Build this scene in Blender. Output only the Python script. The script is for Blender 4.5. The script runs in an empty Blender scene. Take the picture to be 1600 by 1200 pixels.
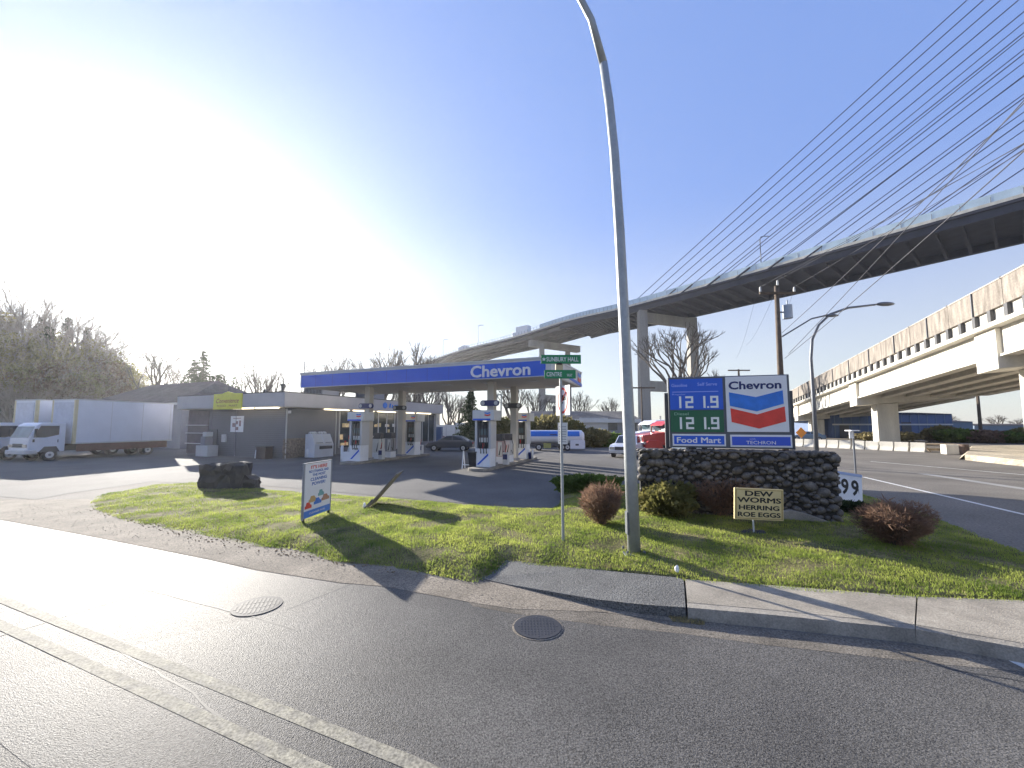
import bpy, bmesh, math, random
import numpy as np
from mathutils import Vector, Matrix
R = math.radians
SC = bpy.context.scene
# ---------------------------------------------------------------- camera
F = 630.0; PITCH = R(4.5); SHIFT = 0.0084
cam = bpy.data.cameras.new("camera"); co = bpy.data.objects.new("camera", cam)
SC.collection.objects.link(co); SC.camera = co
co.location = (0, 0, 2.5); co.rotation_euler = (math.pi/2 + PITCH, 0, 0)
cam.sensor_width = 36; cam.lens = F/1600*36; cam.shift_y = SHIFT
cam.clip_start = 0.05; cam.clip_end = 8000
# ---------------------------------------------------------------- sky, sun, exposure
SUN_AZ = 42.0; SUN_EL = 16.5          # azimuth to the left of straight ahead
S = Vector((-math.sin(R(SUN_AZ))*math.cos(R(SUN_EL)), math.cos(R(SUN_AZ))*math.cos(R(SUN_EL)), math.sin(R(SUN_EL))))
W = bpy.data.worlds.new("World"); SC.world = W; W.use_nodes = True
nt = W.node_tree; nt.nodes.clear()
sky = nt.nodes.new('ShaderNodeTexSky'); sky.sky_type = 'NISHITA'; sky.sun_disc = False
sky.sun_elevation = R(SUN_EL); sky.sun_rotation = R(-SUN_AZ)
sky.air_density = 1.0; sky.dust_density = 0.3; sky.ozone_density = 2.5
bg = nt.nodes.new('ShaderNodeBackground'); bg.inputs['Strength'].default_value = 0.02
nt.links.new(sky.outputs[0], bg.inputs['Color'])
# bright aureole of the thin high haze round the sun, by angle from the sun
tc = nt.nodes.new('ShaderNodeTexCoord'); dp = nt.nodes.new('ShaderNodeVectorMath'); dp.operation = 'DOT_PRODUCT'
nrm = nt.nodes.new('ShaderNodeVectorMath'); nrm.operation = 'NORMALIZE'
nt.links.new(tc.outputs['Generated'], nrm.inputs[0]); nt.links.new(nrm.outputs[0], dp.inputs[0]); dp.inputs[1].default_value = S
mx = nt.nodes.new('ShaderNodeMath'); mx.operation = 'MAXIMUM'; mx.inputs[1].default_value = 0; nt.links.new(dp.outputs['Value'], mx.inputs[0])
def powr(e, k):
    p = nt.nodes.new('ShaderNodeMath'); p.operation = 'POWER'; p.inputs[1].default_value = e; nt.links.new(mx.outputs[0], p.inputs[0])
    m = nt.nodes.new('ShaderNodeMath'); m.operation = 'MULTIPLY'; m.inputs[1].default_value = k; nt.links.new(p.outputs[0], m.inputs[0]); return m
g1 = powr(10.0, 0.012); g2 = powr(100.0, 0.7)
ad = nt.nodes.new('ShaderNodeMath'); ad.operation = 'ADD'; nt.links.new(g1.outputs[0], ad.inputs[0]); nt.links.new(g2.outputs[0], ad.inputs[1])
bg2 = nt.nodes.new('ShaderNodeBackground'); bg2.inputs['Color'].default_value = (1, .98, .96, 1); nt.links.new(ad.outputs[0], bg2.inputs['Strength'])
# pale veil of thin haze near the horizon, thinning upwards
sx = nt.nodes.new('ShaderNodeSeparateXYZ'); nt.links.new(nrm.outputs[0], sx.inputs[0])
mr = nt.nodes.new('ShaderNodeMapRange'); mr.interpolation_type = 'SMOOTHSTEP'; mr.inputs['From Min'].default_value = .06; mr.inputs['From Max'].default_value = .5; nt.links.new(sx.outputs['Z'], mr.inputs['Value'])
mc = nt.nodes.new('ShaderNodeMix'); mc.data_type = 'RGBA'; nt.links.new(mr.outputs[0], mc.inputs['Factor'])
mc.inputs['A'].default_value = (.19, .195, .205, 1); mc.inputs['B'].default_value = (.058, .097, .225, 1)
bg3 = nt.nodes.new('ShaderNodeBackground'); nt.links.new(mc.outputs['Result'], bg3.inputs['Color'])
as2 = nt.nodes.new('ShaderNodeAddShader'); nt.links.new(bg.outputs[0], as2.inputs[0]); nt.links.new(bg3.outputs[0], as2.inputs[1])
ash = nt.nodes.new('ShaderNodeAddShader'); nt.links.new(as2.outputs[0], ash.inputs[0]); nt.links.new(bg2.outputs[0], ash.inputs[1])
wo = nt.nodes.new('ShaderNodeOutputWorld'); nt.links.new(ash.outputs[0], wo.inputs['Surface'])
sl = bpy.data.lights.new("sun", 'SUN'); sl.energy = 5.0; sl.angle = R(0.5); sl.color = (1, .94, .84)
so = bpy.data.objects.new("sun", sl); SC.collection.objects.link(so); so.rotation_euler = S.to_track_quat('Z', 'Y').to_euler(); so.location = (-40, 40, 60)
SC.view_settings.view_transform = 'Standard'; SC.view_settings.look = 'None'; SC.view_settings.exposure = 1.6; SC.view_settings.gamma = 1
SC.render.engine = 'CYCLES'
try:
    SC.cycles.use_denoising = True; SC.cycles.max_bounces = 6; SC.cycles.sample_clamp_indirect = 6; SC.cycles.transparent_max_bounces = 12
except Exception: pass

# ---------------------------------------------------------------- helpers
CAMR = Matrix.Rotation(math.pi/2 + PITCH, 3, 'X')
def ray(px, py): return CAMR @ Vector(((px-800)/F, (600-py)/F + SHIFT*1600/F, -1))
def at(px, py, Y):
    d = ray(px, py); return Vector((0, 0, 2.5)) + d*(Y/d.y)
def gp(px, py, h=0.0):
    d = ray(px, py); return Vector((0, 0, 2.5)) + d*((h-2.5)/d.z)
def lot(u, v, z=0): return Vector((.9239*u+.3827*v, -.3827*u+.9239*v, z))
GA = R(-22.5)
rnd = random.Random(7)

def tag(o, label=None, cat=None, group=None, kind=None):
    if label: o['label'] = label
    if cat: o['category'] = cat
    if group: o['group'] = group
    if kind: o['kind'] = kind
    return o
def empty(name, loc, rz, label, cat, group=None):
    o = bpy.data.objects.new(name, None); o.empty_display_size = .2
    SC.collection.objects.link(o); o.location = loc; o.rotation_euler = (0, 0, rz)
    return tag(o, label, cat, group)
def kids(o): return [c for c in bpy.data.objects if c.parent == o]
def copy_tree(o, parent=None):
    c = o.copy(); SC.collection.objects.link(c); c.parent = parent
    for k in kids(o):
        if k is not c: copy_tree(k, c)
    return c
def dup(o, loc, rz, label, sc=None):
    c = copy_tree(o); c.location = loc; c.rotation_euler = (0, 0, rz)
    if label: c['label'] = label
    if sc: c.scale = (sc, sc, sc)
    return c

class MB:
    def __init__(s): s.v = []; s.f = []; s.mi = []; s.m = 0
    def add(s, vs, fs):
        n = len(s.v); s.v += [tuple(x) for x in vs]
        s.f += [tuple(i+n for i in f) for f in fs]; s.mi += [s.m]*len(fs); return s
    def box(s, x0, x1, y0, y1, z0, z1):
        return s.add([(x0,y0,z0),(x1,y0,z0),(x1,y1,z0),(x0,y1,z0),(x0,y0,z1),(x1,y0,z1),(x1,y1,z1),(x0,y1,z1)],
            [(0,3,2,1),(4,5,6,7),(0,1,5,4),(1,2,6,5),(2,3,7,6),(3,0,4,7)])
    def bar(s, p, q, w, h=None, up=Vector((0,0,1))):
        p = Vector(p); q = Vector(q); h = h or w; d = (q-p).normalized()
        a = d.cross(up); a = a.normalized() if a.length > 1e-4 else Vector((1,0,0)); b = a.cross(d).normalized()
        vs = [c + a*sx*w/2 + b*sz*h/2 for c in (p, q) for sx, sz in ((-1,-1),(1,-1),(1,1),(-1,1))]
        return s.add(vs, [(0,3,2,1),(4,5,6,7),(0,1,5,4),(1,2,6,5),(2,3,7,6),(3,0,4,7)][0:2] + [(0,1,5,4),(1,2,6,5),(2,3,7,6),(3,0,4,7)])
    def tube(s, pts, rs, n=8, cap=True):
        pts = [Vector(p) for p in pts]
        if not hasattr(rs, '__len__'): rs = [rs]*len(pts)
        base = len(s.v); a = None; vs = []; fs = []
        for i, p in enumerate(pts):
            d = (pts[min(i+1, len(pts)-1)] - pts[max(i-1, 0)]).normalized()
            if a is None: a = d.orthogonal().normalized()
            a = (a - d*a.dot(d)); a = a.normalized() if a.length > 1e-5 else d.orthogonal().normalized()
            b = d.cross(a)
            for k in range(n):
                t = 2*math.pi*k/n; vs.append(p + (a*math.cos(t) + b*math.sin(t))*rs[i])
        for i in range(len(pts)-1):
            for k in range(n):
                fs.append((i*n+k, i*n+(k+1)%n, (i+1)*n+(k+1)%n, (i+1)*n+k))
        if cap: fs.append(tuple(range(n))[::-1]); fs.append(tuple((len(pts)-1)*n+k for k in range(n)))
        return s.add(vs, fs)
    def cyl(s, p, q, r, r2=None, n=12): return s.tube([p, q], [r, r if r2 is None else r2], n)
    def prism(s, poly, axis, a, b):
        # polygon in the two other axes, extruded along axis from a to b
        def mk(p, t):
            return {'x': (t, p[0], p[1]), 'y': (p[0], t, p[1]), 'z': (p[0], p[1], t)}[axis]
        n = len(poly)
        return s.add([mk(p, a) for p in poly] + [mk(p, b) for p in poly],
            [tuple(range(n)), tuple(range(2*n-1, n-1, -1))] + [(i, n+i, n+(i+1)%n, (i+1)%n) for i in range(n)])
    def ball(s, c, r, nu=8, nv=6, jit=0, rn=None):
        if not hasattr(r, '__len__'): r = (r, r, r)
        vs = [(c[0], c[1], c[2]-r[2])]
        for j in range(1, nv):
            ph = math.pi*j/nv
            for i in range(nu):
                th = 2*math.pi*i/nu; k = 1 + (rn.uniform(-jit, jit) if rn else 0)
                vs.append((c[0]+r[0]*k*math.sin(ph)*math.cos(th), c[1]+r[1]*k*math.sin(ph)*math.sin(th), c[2]-r[2]*k*math.cos(ph)))
        vs.append((c[0], c[1], c[2]+r[2])); fs = []
        for i in range(nu): fs.append((0, 1+(i+1)%nu, 1+i))
        for j in range(nv-2):
            for i in range(nu):
                a = 1+j*nu; b = a+nu; fs.append((a+i, a+(i+1)%nu, b+(i+1)%nu, b+i))
        a = 1+(nv-2)*nu
        for i in range(nu): fs.append((a+i, a+(i+1)%nu, len(vs)-1))
        return s.add(vs, fs)
    def quad(s, *p): return s.add(p, [tuple(range(len(p)))])
    def xf(s, fn, start=0):
        for i in range(start, len(s.v)): s.v[i] = tuple(fn(*s.v[i]))
        return s
    def build(s, name, mats, parent=None, world=False, smooth=False, bevel=0, fix=True):
        me = bpy.data.meshes.new(name); me.from_pydata(s.v, [], s.f)
        mats = mats if isinstance(mats, (list, tuple)) else [mats]
        for m in mats: me.materials.append(m)
        if len(mats) > 1: me.polygons.foreach_set('material_index', s.mi)
        if fix and len(s.f) < 60000:
            b = bmesh.new(); b.from_mesh(me); bmesh.ops.recalc_face_normals(b, faces=b.faces); b.to_mesh(me); b.free()
        if smooth: me.polygons.foreach_set('use_smooth', [True]*len(me.polygons))
        me.update()
        o = bpy.data.objects.new(name, me); SC.collection.objects.link(o)
        if parent is not None:
            o.parent = parent
            if world: o.location = -Vector(parent.location)
        if bevel:
            md = o.modifiers.new('bevel', 'BEVEL'); md.width = bevel; md.segments = 2; md.limit_method = 'ANGLE'; md.angle_limit = R(35)
        return o

def text(name, s, parent, mat, cx, cz, w, h, y, ext=.004, bold=0.0, shear=0.0, face='y-'):
    cu = bpy.data.curves.new('t', 'FONT'); cu.body = s; cu.size = 1; cu.extrude = .01; cu.shear = shear; cu.resolution_u = 3
    o = bpy.data.objects.new('t', cu); SC.collection.objects.link(o)
    dg = bpy.context.evaluated_depsgraph_get(); dg.update()
    me = bpy.data.meshes.new_from_object(o.evaluated_get(dg)); bpy.data.objects.remove(o); bpy.data.curves.remove(cu)
    c = np.zeros(len(me.vertices)*3); me.vertices.foreach_get('co', c); c = c.reshape(-1, 3); fs = [tuple(p.vertices) for p in me.polygons]
    lo = c.min(0); hi = c.max(0); kx = w/(hi[0]-lo[0]+2*bold); kz = h/(hi[1]-lo[1]+2*bold); V = []; FF = []
    # heavier strokes: the outline repeated with tiny shifts, each layer a hair behind the last
    offs = [(0, 0)] if not bold else [(0, 0)] + [(bold*math.cos(t*math.pi/4), bold*math.sin(t*math.pi/4)) for t in range(8)]
    for k, (dx, dz) in enumerate(offs):
        X = (c[:, 0]+dx-(lo[0]+hi[0])/2)*kx + cx; Z = (c[:, 1]+dz-(lo[1]+hi[1])/2)*kz + cz; Y = y - (c[:, 2]-lo[2])/max(hi[2]-lo[2], 1e-6)*(ext*(1-.04*k))
        out = np.stack([X, Y, Z], 1) if face == 'y-' else np.stack([-Y, X, Z], 1)
        n = len(V); V += out.tolist(); FF += [tuple(i+n for i in f) for f in fs]
    bpy.data.meshes.remove(me); me = bpy.data.meshes.new(name); me.from_pydata(V, [], FF); me.materials.append(mat); me.update()
    ob = bpy.data.objects.new(name, me); SC.collection.objects.link(ob); ob.parent = parent
    return ob

# ---------------------------------------------------------------- materials
def M(name, col, rough=.7, metal=0, var=.12, scale=2.0, bump=0, bscale=30, spec=.5, emit=0, col2=None, fine=0, fscale=60, glass=False, transl=0, coat=0, stretch=None):
    m = bpy.data.materials.new(name); m.use_nodes = True; t = m.node_tree; n = t.nodes; p = n['Principled BSDF']
    c = (*col, 1); p.inputs['Base Color'].default_value = c; p.inputs['Roughness'].default_value = rough
    p.inputs['Metallic'].default_value = metal; p.inputs['Specular IOR Level'].default_value = spec
    if coat: p.inputs['Coat Weight'].default_value = coat; p.inputs['Coat Roughness'].default_value = .08
    tcn = n.new('ShaderNodeTexCoord')
    src = None
    if var or col2:
        nz = n.new('ShaderNodeTexNoise'); nz.inputs['Scale'].default_value = scale; nz.inputs['Detail'].default_value = 6; nz.inputs['Roughness'].default_value = .6
        if stretch:
            mpp = n.new('ShaderNodeMapping'); mpp.inputs['Scale'].default_value = stretch; t.links.new(tcn.outputs['Object'], mpp.inputs['Vector']); t.links.new(mpp.outputs[0], nz.inputs['Vector'])
        else: t.links.new(tcn.outputs['Object'], nz.inputs['Vector'])
        mp = n.new('ShaderNodeMapRange'); mp.inputs['From Min'].default_value = .3; mp.inputs['From Max'].default_value = .7
        t.links.new(nz.outputs['Fac'], mp.inputs['Value'])
        mxn = n.new('ShaderNodeMix'); mxn.data_type = 'RGBA'
        a = tuple(x*(1-var) for x in col); b = col2 if col2 else tuple(min(1, x*(1+var)) for x in col)
        mxn.inputs['A'].default_value = (*a, 1); mxn.inputs['B'].default_value = (*b, 1)
        t.links.new(mp.outputs[0], mxn.inputs['Factor']); src = mxn.outputs['Result']
        if fine:
            n2 = n.new('ShaderNodeTexNoise'); n2.inputs['Scale'].default_value = fscale; n2.inputs['Detail'].default_value = 3
            t.links.new(tcn.outputs['Object'], n2.inputs['Vector'])
            m2 = n.new('ShaderNodeMapRange'); m2.inputs['From Min'].default_value = .3; m2.inputs['From Max'].default_value = .7
            m2.inputs['To Min'].default_value = 1-fine; m2.inputs['To Max'].default_value = 1+fine
            t.links.new(n2.outputs['Fac'], m2.inputs['Value'])
            vm = n.new('ShaderNodeVectorMath'); vm.operation = 'SCALE'; t.links.new(src, vm.inputs[0]); t.links.new(m2.outputs[0], vm.inputs['Scale']); src = vm.outputs[0]
        t.links.new(src, p.inputs['Base Color'])
    if bump:
        nb = n.new('ShaderNodeTexNoise'); nb.inputs['Scale'].default_value = bscale; nb.inputs['Detail'].default_value = 4
        t.links.new(tcn.outputs['Object'], nb.inputs['Vector'])
        bp = n.new('ShaderNodeBump'); bp.inputs['Strength'].default_value = bump; bp.inputs['Distance'].default_value = .02
        t.links.new(nb.outputs['Fac'], bp.inputs['Height']); t.links.new(bp.outputs[0], p.inputs['Normal'])
    if emit:
        p.inputs['Emission Color'].default_value = c; p.inputs['Emission Strength'].default_value = emit
    if transl:
        tr = n.new('ShaderNodeBsdfTranslucent'); ms = n.new('ShaderNodeMixShader'); ms.inputs[0].default_value = transl
        if src: t.links.new(src, tr.inputs['Color'])
        else: tr.inputs['Color'].default_value = c
        t.links.new(p.outputs[0], ms.inputs[1]); t.links.new(tr.outputs[0], ms.inputs[2]); t.links.new(ms.outputs[0], n['Material Output'].inputs['Surface'])
    return m
asphalt = M('street asphalt', (.115,.108,.096), .58, var=.2, scale=.35, col2=(.165,.153,.135), fine=.55, fscale=55, bump=.5, bscale=95, spec=.08)
asphalt_old = M('old asphalt', (.13,.128,.122), .55, var=.2, scale=.5, fine=.35, fscale=40, bump=.4, bscale=60)
asphalt_side = M('side road asphalt', (.175,.16,.14), .9, var=.25, scale=.25, fine=.3, fscale=20, bump=.3, bscale=40, spec=.08)
asphalt_lot = M('forecourt asphalt', (.14,.134,.125), .9, var=.18, scale=.3, fine=.25, fscale=30, bump=.2, bscale=40, spec=.1)
asphalt_walk = M('asphalt walk', (.13,.128,.12), .85, var=.2, scale=1.5, fine=.6, fscale=50, bump=.9, bscale=45, spec=.2)
crackm = M('crack sealant', (.03,.03,.03), .7, var=.3, scale=5)
gravel = M('gravel shoulder', (.21,.18,.14), .95, var=.3, scale=1.2, fine=.5, fscale=45, bump=.35, bscale=40, spec=.2)
dirt = M('dry ground', (.17,.15,.1), .95, var=.3, scale=.1, fine=.3, fscale=3)
soil = M('turf soil', (.1,.11,.035), .95, var=.4, scale=2, fine=.4, fscale=30, bump=1, bscale=25, spec=.1, col2=(.24,.2,.1))
concrete = M('pavement concrete', (.3,.265,.21), .85, var=.3, scale=1.6, fine=.22, fscale=50, bump=.35, bscale=60, spec=.3)
kerbm = M('kerb concrete', (.26,.235,.195), .85, var=.3, scale=2.5, fine=.2, fscale=50, bump=.4, bscale=50, spec=.3)
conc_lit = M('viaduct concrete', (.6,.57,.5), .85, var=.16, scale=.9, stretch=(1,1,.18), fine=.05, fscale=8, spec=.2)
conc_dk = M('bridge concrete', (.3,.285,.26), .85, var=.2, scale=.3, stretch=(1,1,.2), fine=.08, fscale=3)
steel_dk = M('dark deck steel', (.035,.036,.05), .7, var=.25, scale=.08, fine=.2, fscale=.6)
rail_bl = M('pale blue railing', (.5,.62,.7), .6, var=.15, scale=.3)
galv = M('galvanised steel', (.33,.35,.36), .5, metal=.35, var=.12, scale=3, fine=.06, fscale=20)
galv_dk = M('weathered grey steel', (.14,.15,.17), .5, metal=.4, var=.15, scale=4)
white = M('white paint', (.75,.76,.78), .5, var=.06, scale=1.5)
white_t = M('white truck paint', (.64,.66,.72), .35, var=.05, scale=1, coat=.3)
offwhite = M('off white panel', (.6,.6,.58), .6, var=.07, scale=1.5)
ltgrey = M('light grey metal', (.5,.5,.5), .5, var=.08, scale=1)
midgrey = M('mid grey paint', (.25,.25,.27), .6, var=.08, scale=1)
dkgrey = M('dark grey paint', (.07,.07,.075), .6, var=.15, scale=2)
black = M('black rubber', (.018,.018,.02), .7, var=.2, scale=5)
blue = M('sign blue', (.012,.1,.58), .4, var=.06, scale=1.5)
navy = M('deep navy', (.01,.02,.12), .4, var=.08, scale=2)
logo_blue = M('bright logo blue', (.02,.17,.62), .4, var=.18, scale=3)
logo_red = M('logo red', (.72,.045,.03), .4, var=.15, scale=3)
red = M('red paint', (.45,.02,.02), .4, var=.1, scale=2, coat=.3)
green = M('diesel panel green', (.008,.11,.05), .4, var=.08, scale=2)
sgreen = M('street sign green', (.005,.2,.07), .4, var=.08, scale=4)
signwhite = M('sign white', (.72,.72,.74), .45, var=.04, scale=2)
cream = M('cream sign board', (.62,.5,.25), .6, var=.1, scale=4)
yellow = M('yellow sign board', (.66,.62,.06), .5, var=.06, scale=3)
orange = M('orange sign', (.7,.25,.03), .5, var=.06, scale=3)
wood = M('pole wood', (.1,.075,.055), .9, var=.3, scale=3, bump=.5, bscale=20)
timber = M('pale timber', (.5,.38,.24), .8, var=.2, scale=4)
siding = M('grey siding', (.17,.17,.19), .75, var=.06, scale=.6)
fasciam = M('store fascia', (.44,.42,.42), .65, var=.06, scale=.8)
soffitm = M('soffit', (.5,.46,.4), .6, var=.06, scale=.5)
shingle = M('roof shingle', (.09,.085,.09), 1, var=.2, scale=1, fine=.2, fscale=8, spec=0)
glassm = M('window glass', (.05,.06,.07), .08, var=.3, scale=.8, spec=.8)
glass_bl = M('bluish windscreen', (.1,.15,.17), .08, var=.3, scale=1.2, spec=.8)
lamp_em = M('lit tube', (1,.85,.6), .5, var=0, emit=1.3)
warm_in = M('lit shop window', (.7,.5,.25), .5, var=.6, scale=2.5, emit=.12, col2=(.9,.75,.45))
chrome = M('chrome', (.6,.6,.62), .2, metal=.9, var=0)
stone = M('river stone', (.05,.046,.044), .7, var=.5, scale=5, fine=.3, fscale=30, col2=(.2,.175,.145))
mortar = M('dark mortar', (.03,.028,.025), .95, var=.3, scale=6)
rockm = M('dark rock', (.05,.047,.045), .9, var=.35, scale=2, bump=.6, bscale=8)
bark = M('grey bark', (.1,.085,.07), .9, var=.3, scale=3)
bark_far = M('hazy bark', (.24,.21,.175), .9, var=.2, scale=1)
def leafm(name, c, c2, tr=.35): return M(name, c, .7, var=.3, scale=1.2, col2=c2, transl=tr, spec=.2)
leaf_ev = leafm('evergreen needles', (.025,.045,.02), (.05,.075,.03), .15)
leaf_ol = leafm('olive leaves', (.13,.14,.045), (.26,.23,.08), .45)
leaf_ye = leafm('autumn leaves', (.2,.18,.07), (.3,.26,.12), .5)
leaf_br = leafm('bronze twigs', (.19,.115,.08), (.34,.22,.15), .4)
leaf_gn = leafm('hedge leaves', (.08,.14,.03), (.2,.28,.06), .45)
leaf_rd = leafm('russet leaves', (.13,.085,.05), (.19,.13,.075))
grassm = leafm('grass blades', (.13,.23,.03), (.46,.5,.12), .58)
drym = leafm('dry grass', (.3,.26,.13), (.4,.34,.18), .3)
# ================================================================ GROUND AND ROADS
def sheet(name, pts, z, mat, kind='structure'):
    b = MB(); b.add([(p[0], p[1], z) for p in pts], [tuple(range(len(pts)))])
    o = b.build(name, mat, fix=False)
    if o.data.polygons[0].normal.z < 0: o.data.flip_normals()
    return tag(o, kind=kind)
gg = 3500
sheet('ground', [(-gg,-gg),(gg,-gg),(gg,gg),(-gg,gg)], -.03, dirt)
sheet('road', [(-150,-60),(150,-60),(150,170),(-150,170)], 0, asphalt_side)
G = [gp(*p) for p in [(0,806),(130,830),(325,869),(400,887),(530,908),(725,940),(800,952),(1075,972),(1200,988),(1440,1014),(1600,1026)]]
lf = G[0] + (G[0]-G[2]).normalized()*80
road_edge = [lf] + G + [Vector((9,3.9,0)), Vector((40,-2,0))]
sheet('street', [(-90,-20),(60,-20)] + [tuple(p[:2]) for p in road_edge[::-1]] + [(-110, 50)], .002, asphalt)
# forecourt of the filling station
fc = [gp(57,781), gp(104,771.5), gp(152,762), gp(237,752.5), gp(301,746)]
sheet('forecourt', [tuple(gp(57,781)[:2]), tuple(lot(-52,3)[:2]), tuple(lot(-75,3)[:2]), tuple(lot(-75,60)[:2]), tuple(lot(2,46)[:2]), tuple(lot(2,13)[:2]), tuple(gp(1100,770)[:2]), tuple(gp(860,794)[:2]), tuple(gp(700,785)[:2]), tuple(gp(400,758)[:2]), tuple(gp(237,753)[:2]), tuple(gp(104,772)[:2])], .008, asphalt_lot)
# gravel shoulder between the street and the turf
sh = [gp(-200,775), gp(57,781), gp(136,780), gp(325,820), gp(465,840), gp(611,870), gp(741,895), gp(800,890), gp(1060,950), gp(1085,972)]
lo_ = [gp(1075,974), gp(940,957), gp(800,952), gp(725,940), gp(600,917), gp(530,911), gp(400,891), gp(325,874), gp(130,836), gp(0,812), gp(-300,760)]
sheet('gravel_shoulder', [tuple(p[:2]) for p in sh+lo_], .008, gravel)
# worn patch of newer asphalt and sealed cracks, painted lines
def strip(name, pts, w, z, mat, jit=0):
    b = MB(); P = [Vector((p[0], p[1], z)) for p in pts]; L = []; Rr = []
    if jit:
        Q = []
        for a, c in zip(P[:-1], P[1:]):
            k = max(1, int((c-a).length/.18))
            for i in range(k): Q.append(a.lerp(c, i/k) + Vector((rnd.uniform(-jit, jit), rnd.uniform(-jit, jit), 0)))
        P = Q + [P[-1]]
    for i, p in enumerate(P):
        d = (P[min(i+1, len(P)-1)]-P[max(i-1, 0)]).normalized(); nn = Vector((-d.y, d.x, 0))
        ww = w*(1+(rnd.uniform(-.4, .4) if jit else 0)); L.append(p+nn*ww/2); Rr.append(p-nn*ww/2)
    for i in range(len(P)-1): b.quad(Rr[i], Rr[i+1], L[i+1], L[i])
    o = b.build(name, mat); 
    if o.data.polygons[0].normal.z < 0: o.data.flip_normals()
    return tag(o, kind='structure')
sheet('asphalt_patch', [tuple(gp(*p)[:2]) for p in [(449,953),(562,908),(640,922),(725,940),(800,952),(940,968),(1180,985),(1600,1030),(1700,1160),(1200,1400),(300,1400),(-100,1083)]] , .004, M('patched asphalt', (.1,.095,.087), .56, var=.18, scale=.5, col2=(.14,.132,.12), fine=.6, fscale=60, bump=.5, bscale=95, spec=.08))
cr = [[(0,994),(78,971),(234,924),(338,903)], [(192,913),(237,924),(400,966),(460,985)], [(449,953),(562,908)], [(178,912),(205,895)],
      [(160,1000),(300,1083),(420,1190)], [(60,1010),(210,1083)], [(1380,1005),(1480,1045),(1620,1070)]]
for c in cr: strip('road_crack', [gp(*p) for p in c], (.02), .0055, crackm, .012)
linem = M('worn road paint', (.5,.46,.34), .75, var=.3, scale=7, fine=.45, fscale=45, col2=(.2,.185,.155), spec=.1)
whitem = M('white road paint', (.6,.6,.58), .6, var=.2, scale=3, fine=.2, fscale=20)
c0 = gp(0,936); c1 = gp(368,1083); dd = (c1-c0).normalized(); nn = Vector((-dd.y, dd.x, 0))
for k in (0, -.32): strip('centre_line', [c0-dd*70+nn*k, c0-dd*4+nn*k, c1+nn*k, c1+dd*2+nn*k, c1+dd*8+nn*(k-.4)], .12, .0068, linem, .0)
strip('lane_line', [gp(1349,745.5), gp(1600,804), gp(1800,850)], .15, .006, whitem)
strip('lane_line', [gp(1440,740), gp(1600,764), gp(1900,800)], .5, .006, M('faded paint', (.27,.265,.25), .7, var=.2, scale=2))
strip('lane_line', [gp(1360,721), gp(1600,742), gp(1900,765)], .15, .006, whitem)
sheet('stop_line', [tuple(gp(*p)[:2]) for p in [(1572,1031),(1640,1040),(1700,1075),(1610,1050)]], .0062, whitem)
# pavement of asphalt and of concrete, with kerb
def slab(name, top, base_z, mats, sides=True):
    b = MB(); n = len(top); b.m = 0
    b.add([tuple(p) for p in top], [tuple(range(n))]); b.m = 1
    for i in range(n):
        p, q = top[i], top[(i+1) % n]
        b.quad(p, q, (q[0], q[1], base_z), (p[0], p[1], base_z))
    return tag(b.build(name, mats), kind='structure')
H = .15
back = [gp(1070,905,H), gp(1200,914,H), gp(1433,932,H), gp(1600,938,H), gp(1850,948,H)]
front = [gp(1074,949,H), gp(1200,960,H), gp(1430,983,H), gp(1600,1013,H), gp(1800,1062,H)]
kw = .16
inner = [p + (b_-p).normalized()*kw for p, b_ in zip(front, back)]
def lerpi(L, t):
    t = max(0, min(len(L)-1.0001, t)); i = int(t); return L[i].lerp(L[i+1], t-i)
joints = [0, 2.0, 3.2, 4]
for a, c in zip(joints[:-1], joints[1:]):
    ts = [a+.006] + [k for k in range(1, 4) if a < k < c] + [c-.006]
    slab('sidewalk', [lerpi(back, t) for t in ts] + [lerpi(inner, t) for t in ts[::-1]], -.02, [concrete, concrete])
for a, c in ((0, 2.0), (2.0, 4)):
    ts = [a+.003] + [k for k in range(1, 4) if a < k < c] + [c-.003]
    e = [lerpi(front, t) for t in ts]; i_ = [lerpi(inner, t)-Vector((0,0,.004)) for t in ts]
    k = MB()
    for j in range(len(ts)-1):
        p, q, r_, s_ = e[j], e[j+1], i_[j+1], i_[j]
        out = (p-s_).normalized()*.03
        k.quad(p, q, r_, s_); k.quad(p, q, Vector((q.x,q.y,-.01))+out, Vector((p.x,p.y,-.01))+out)
    k.quad(e[0], i_[0], (i_[0].x,i_[0].y,-.01), (e[0].x,e[0].y,-.01)+Vector((0,0,0)) if False else (e[0].x,e[0].y,-.01))
    tag(k.build('kerb', kerbm), kind='structure')
aw = [gp(783,874,.03), gp(845,880,.06), gp(910,888,.1), gp(1056,902,.15), gp(1068,905,.15), gp(1071,949,.145), gp(1000,944,.13), gp(930,936,.09), gp(860,925,.05), gp(790,912,.02), gp(748,903,.016)]
slab('asphalt_walkway', aw, -.02, [asphalt_walk, asphalt_walk])
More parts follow.
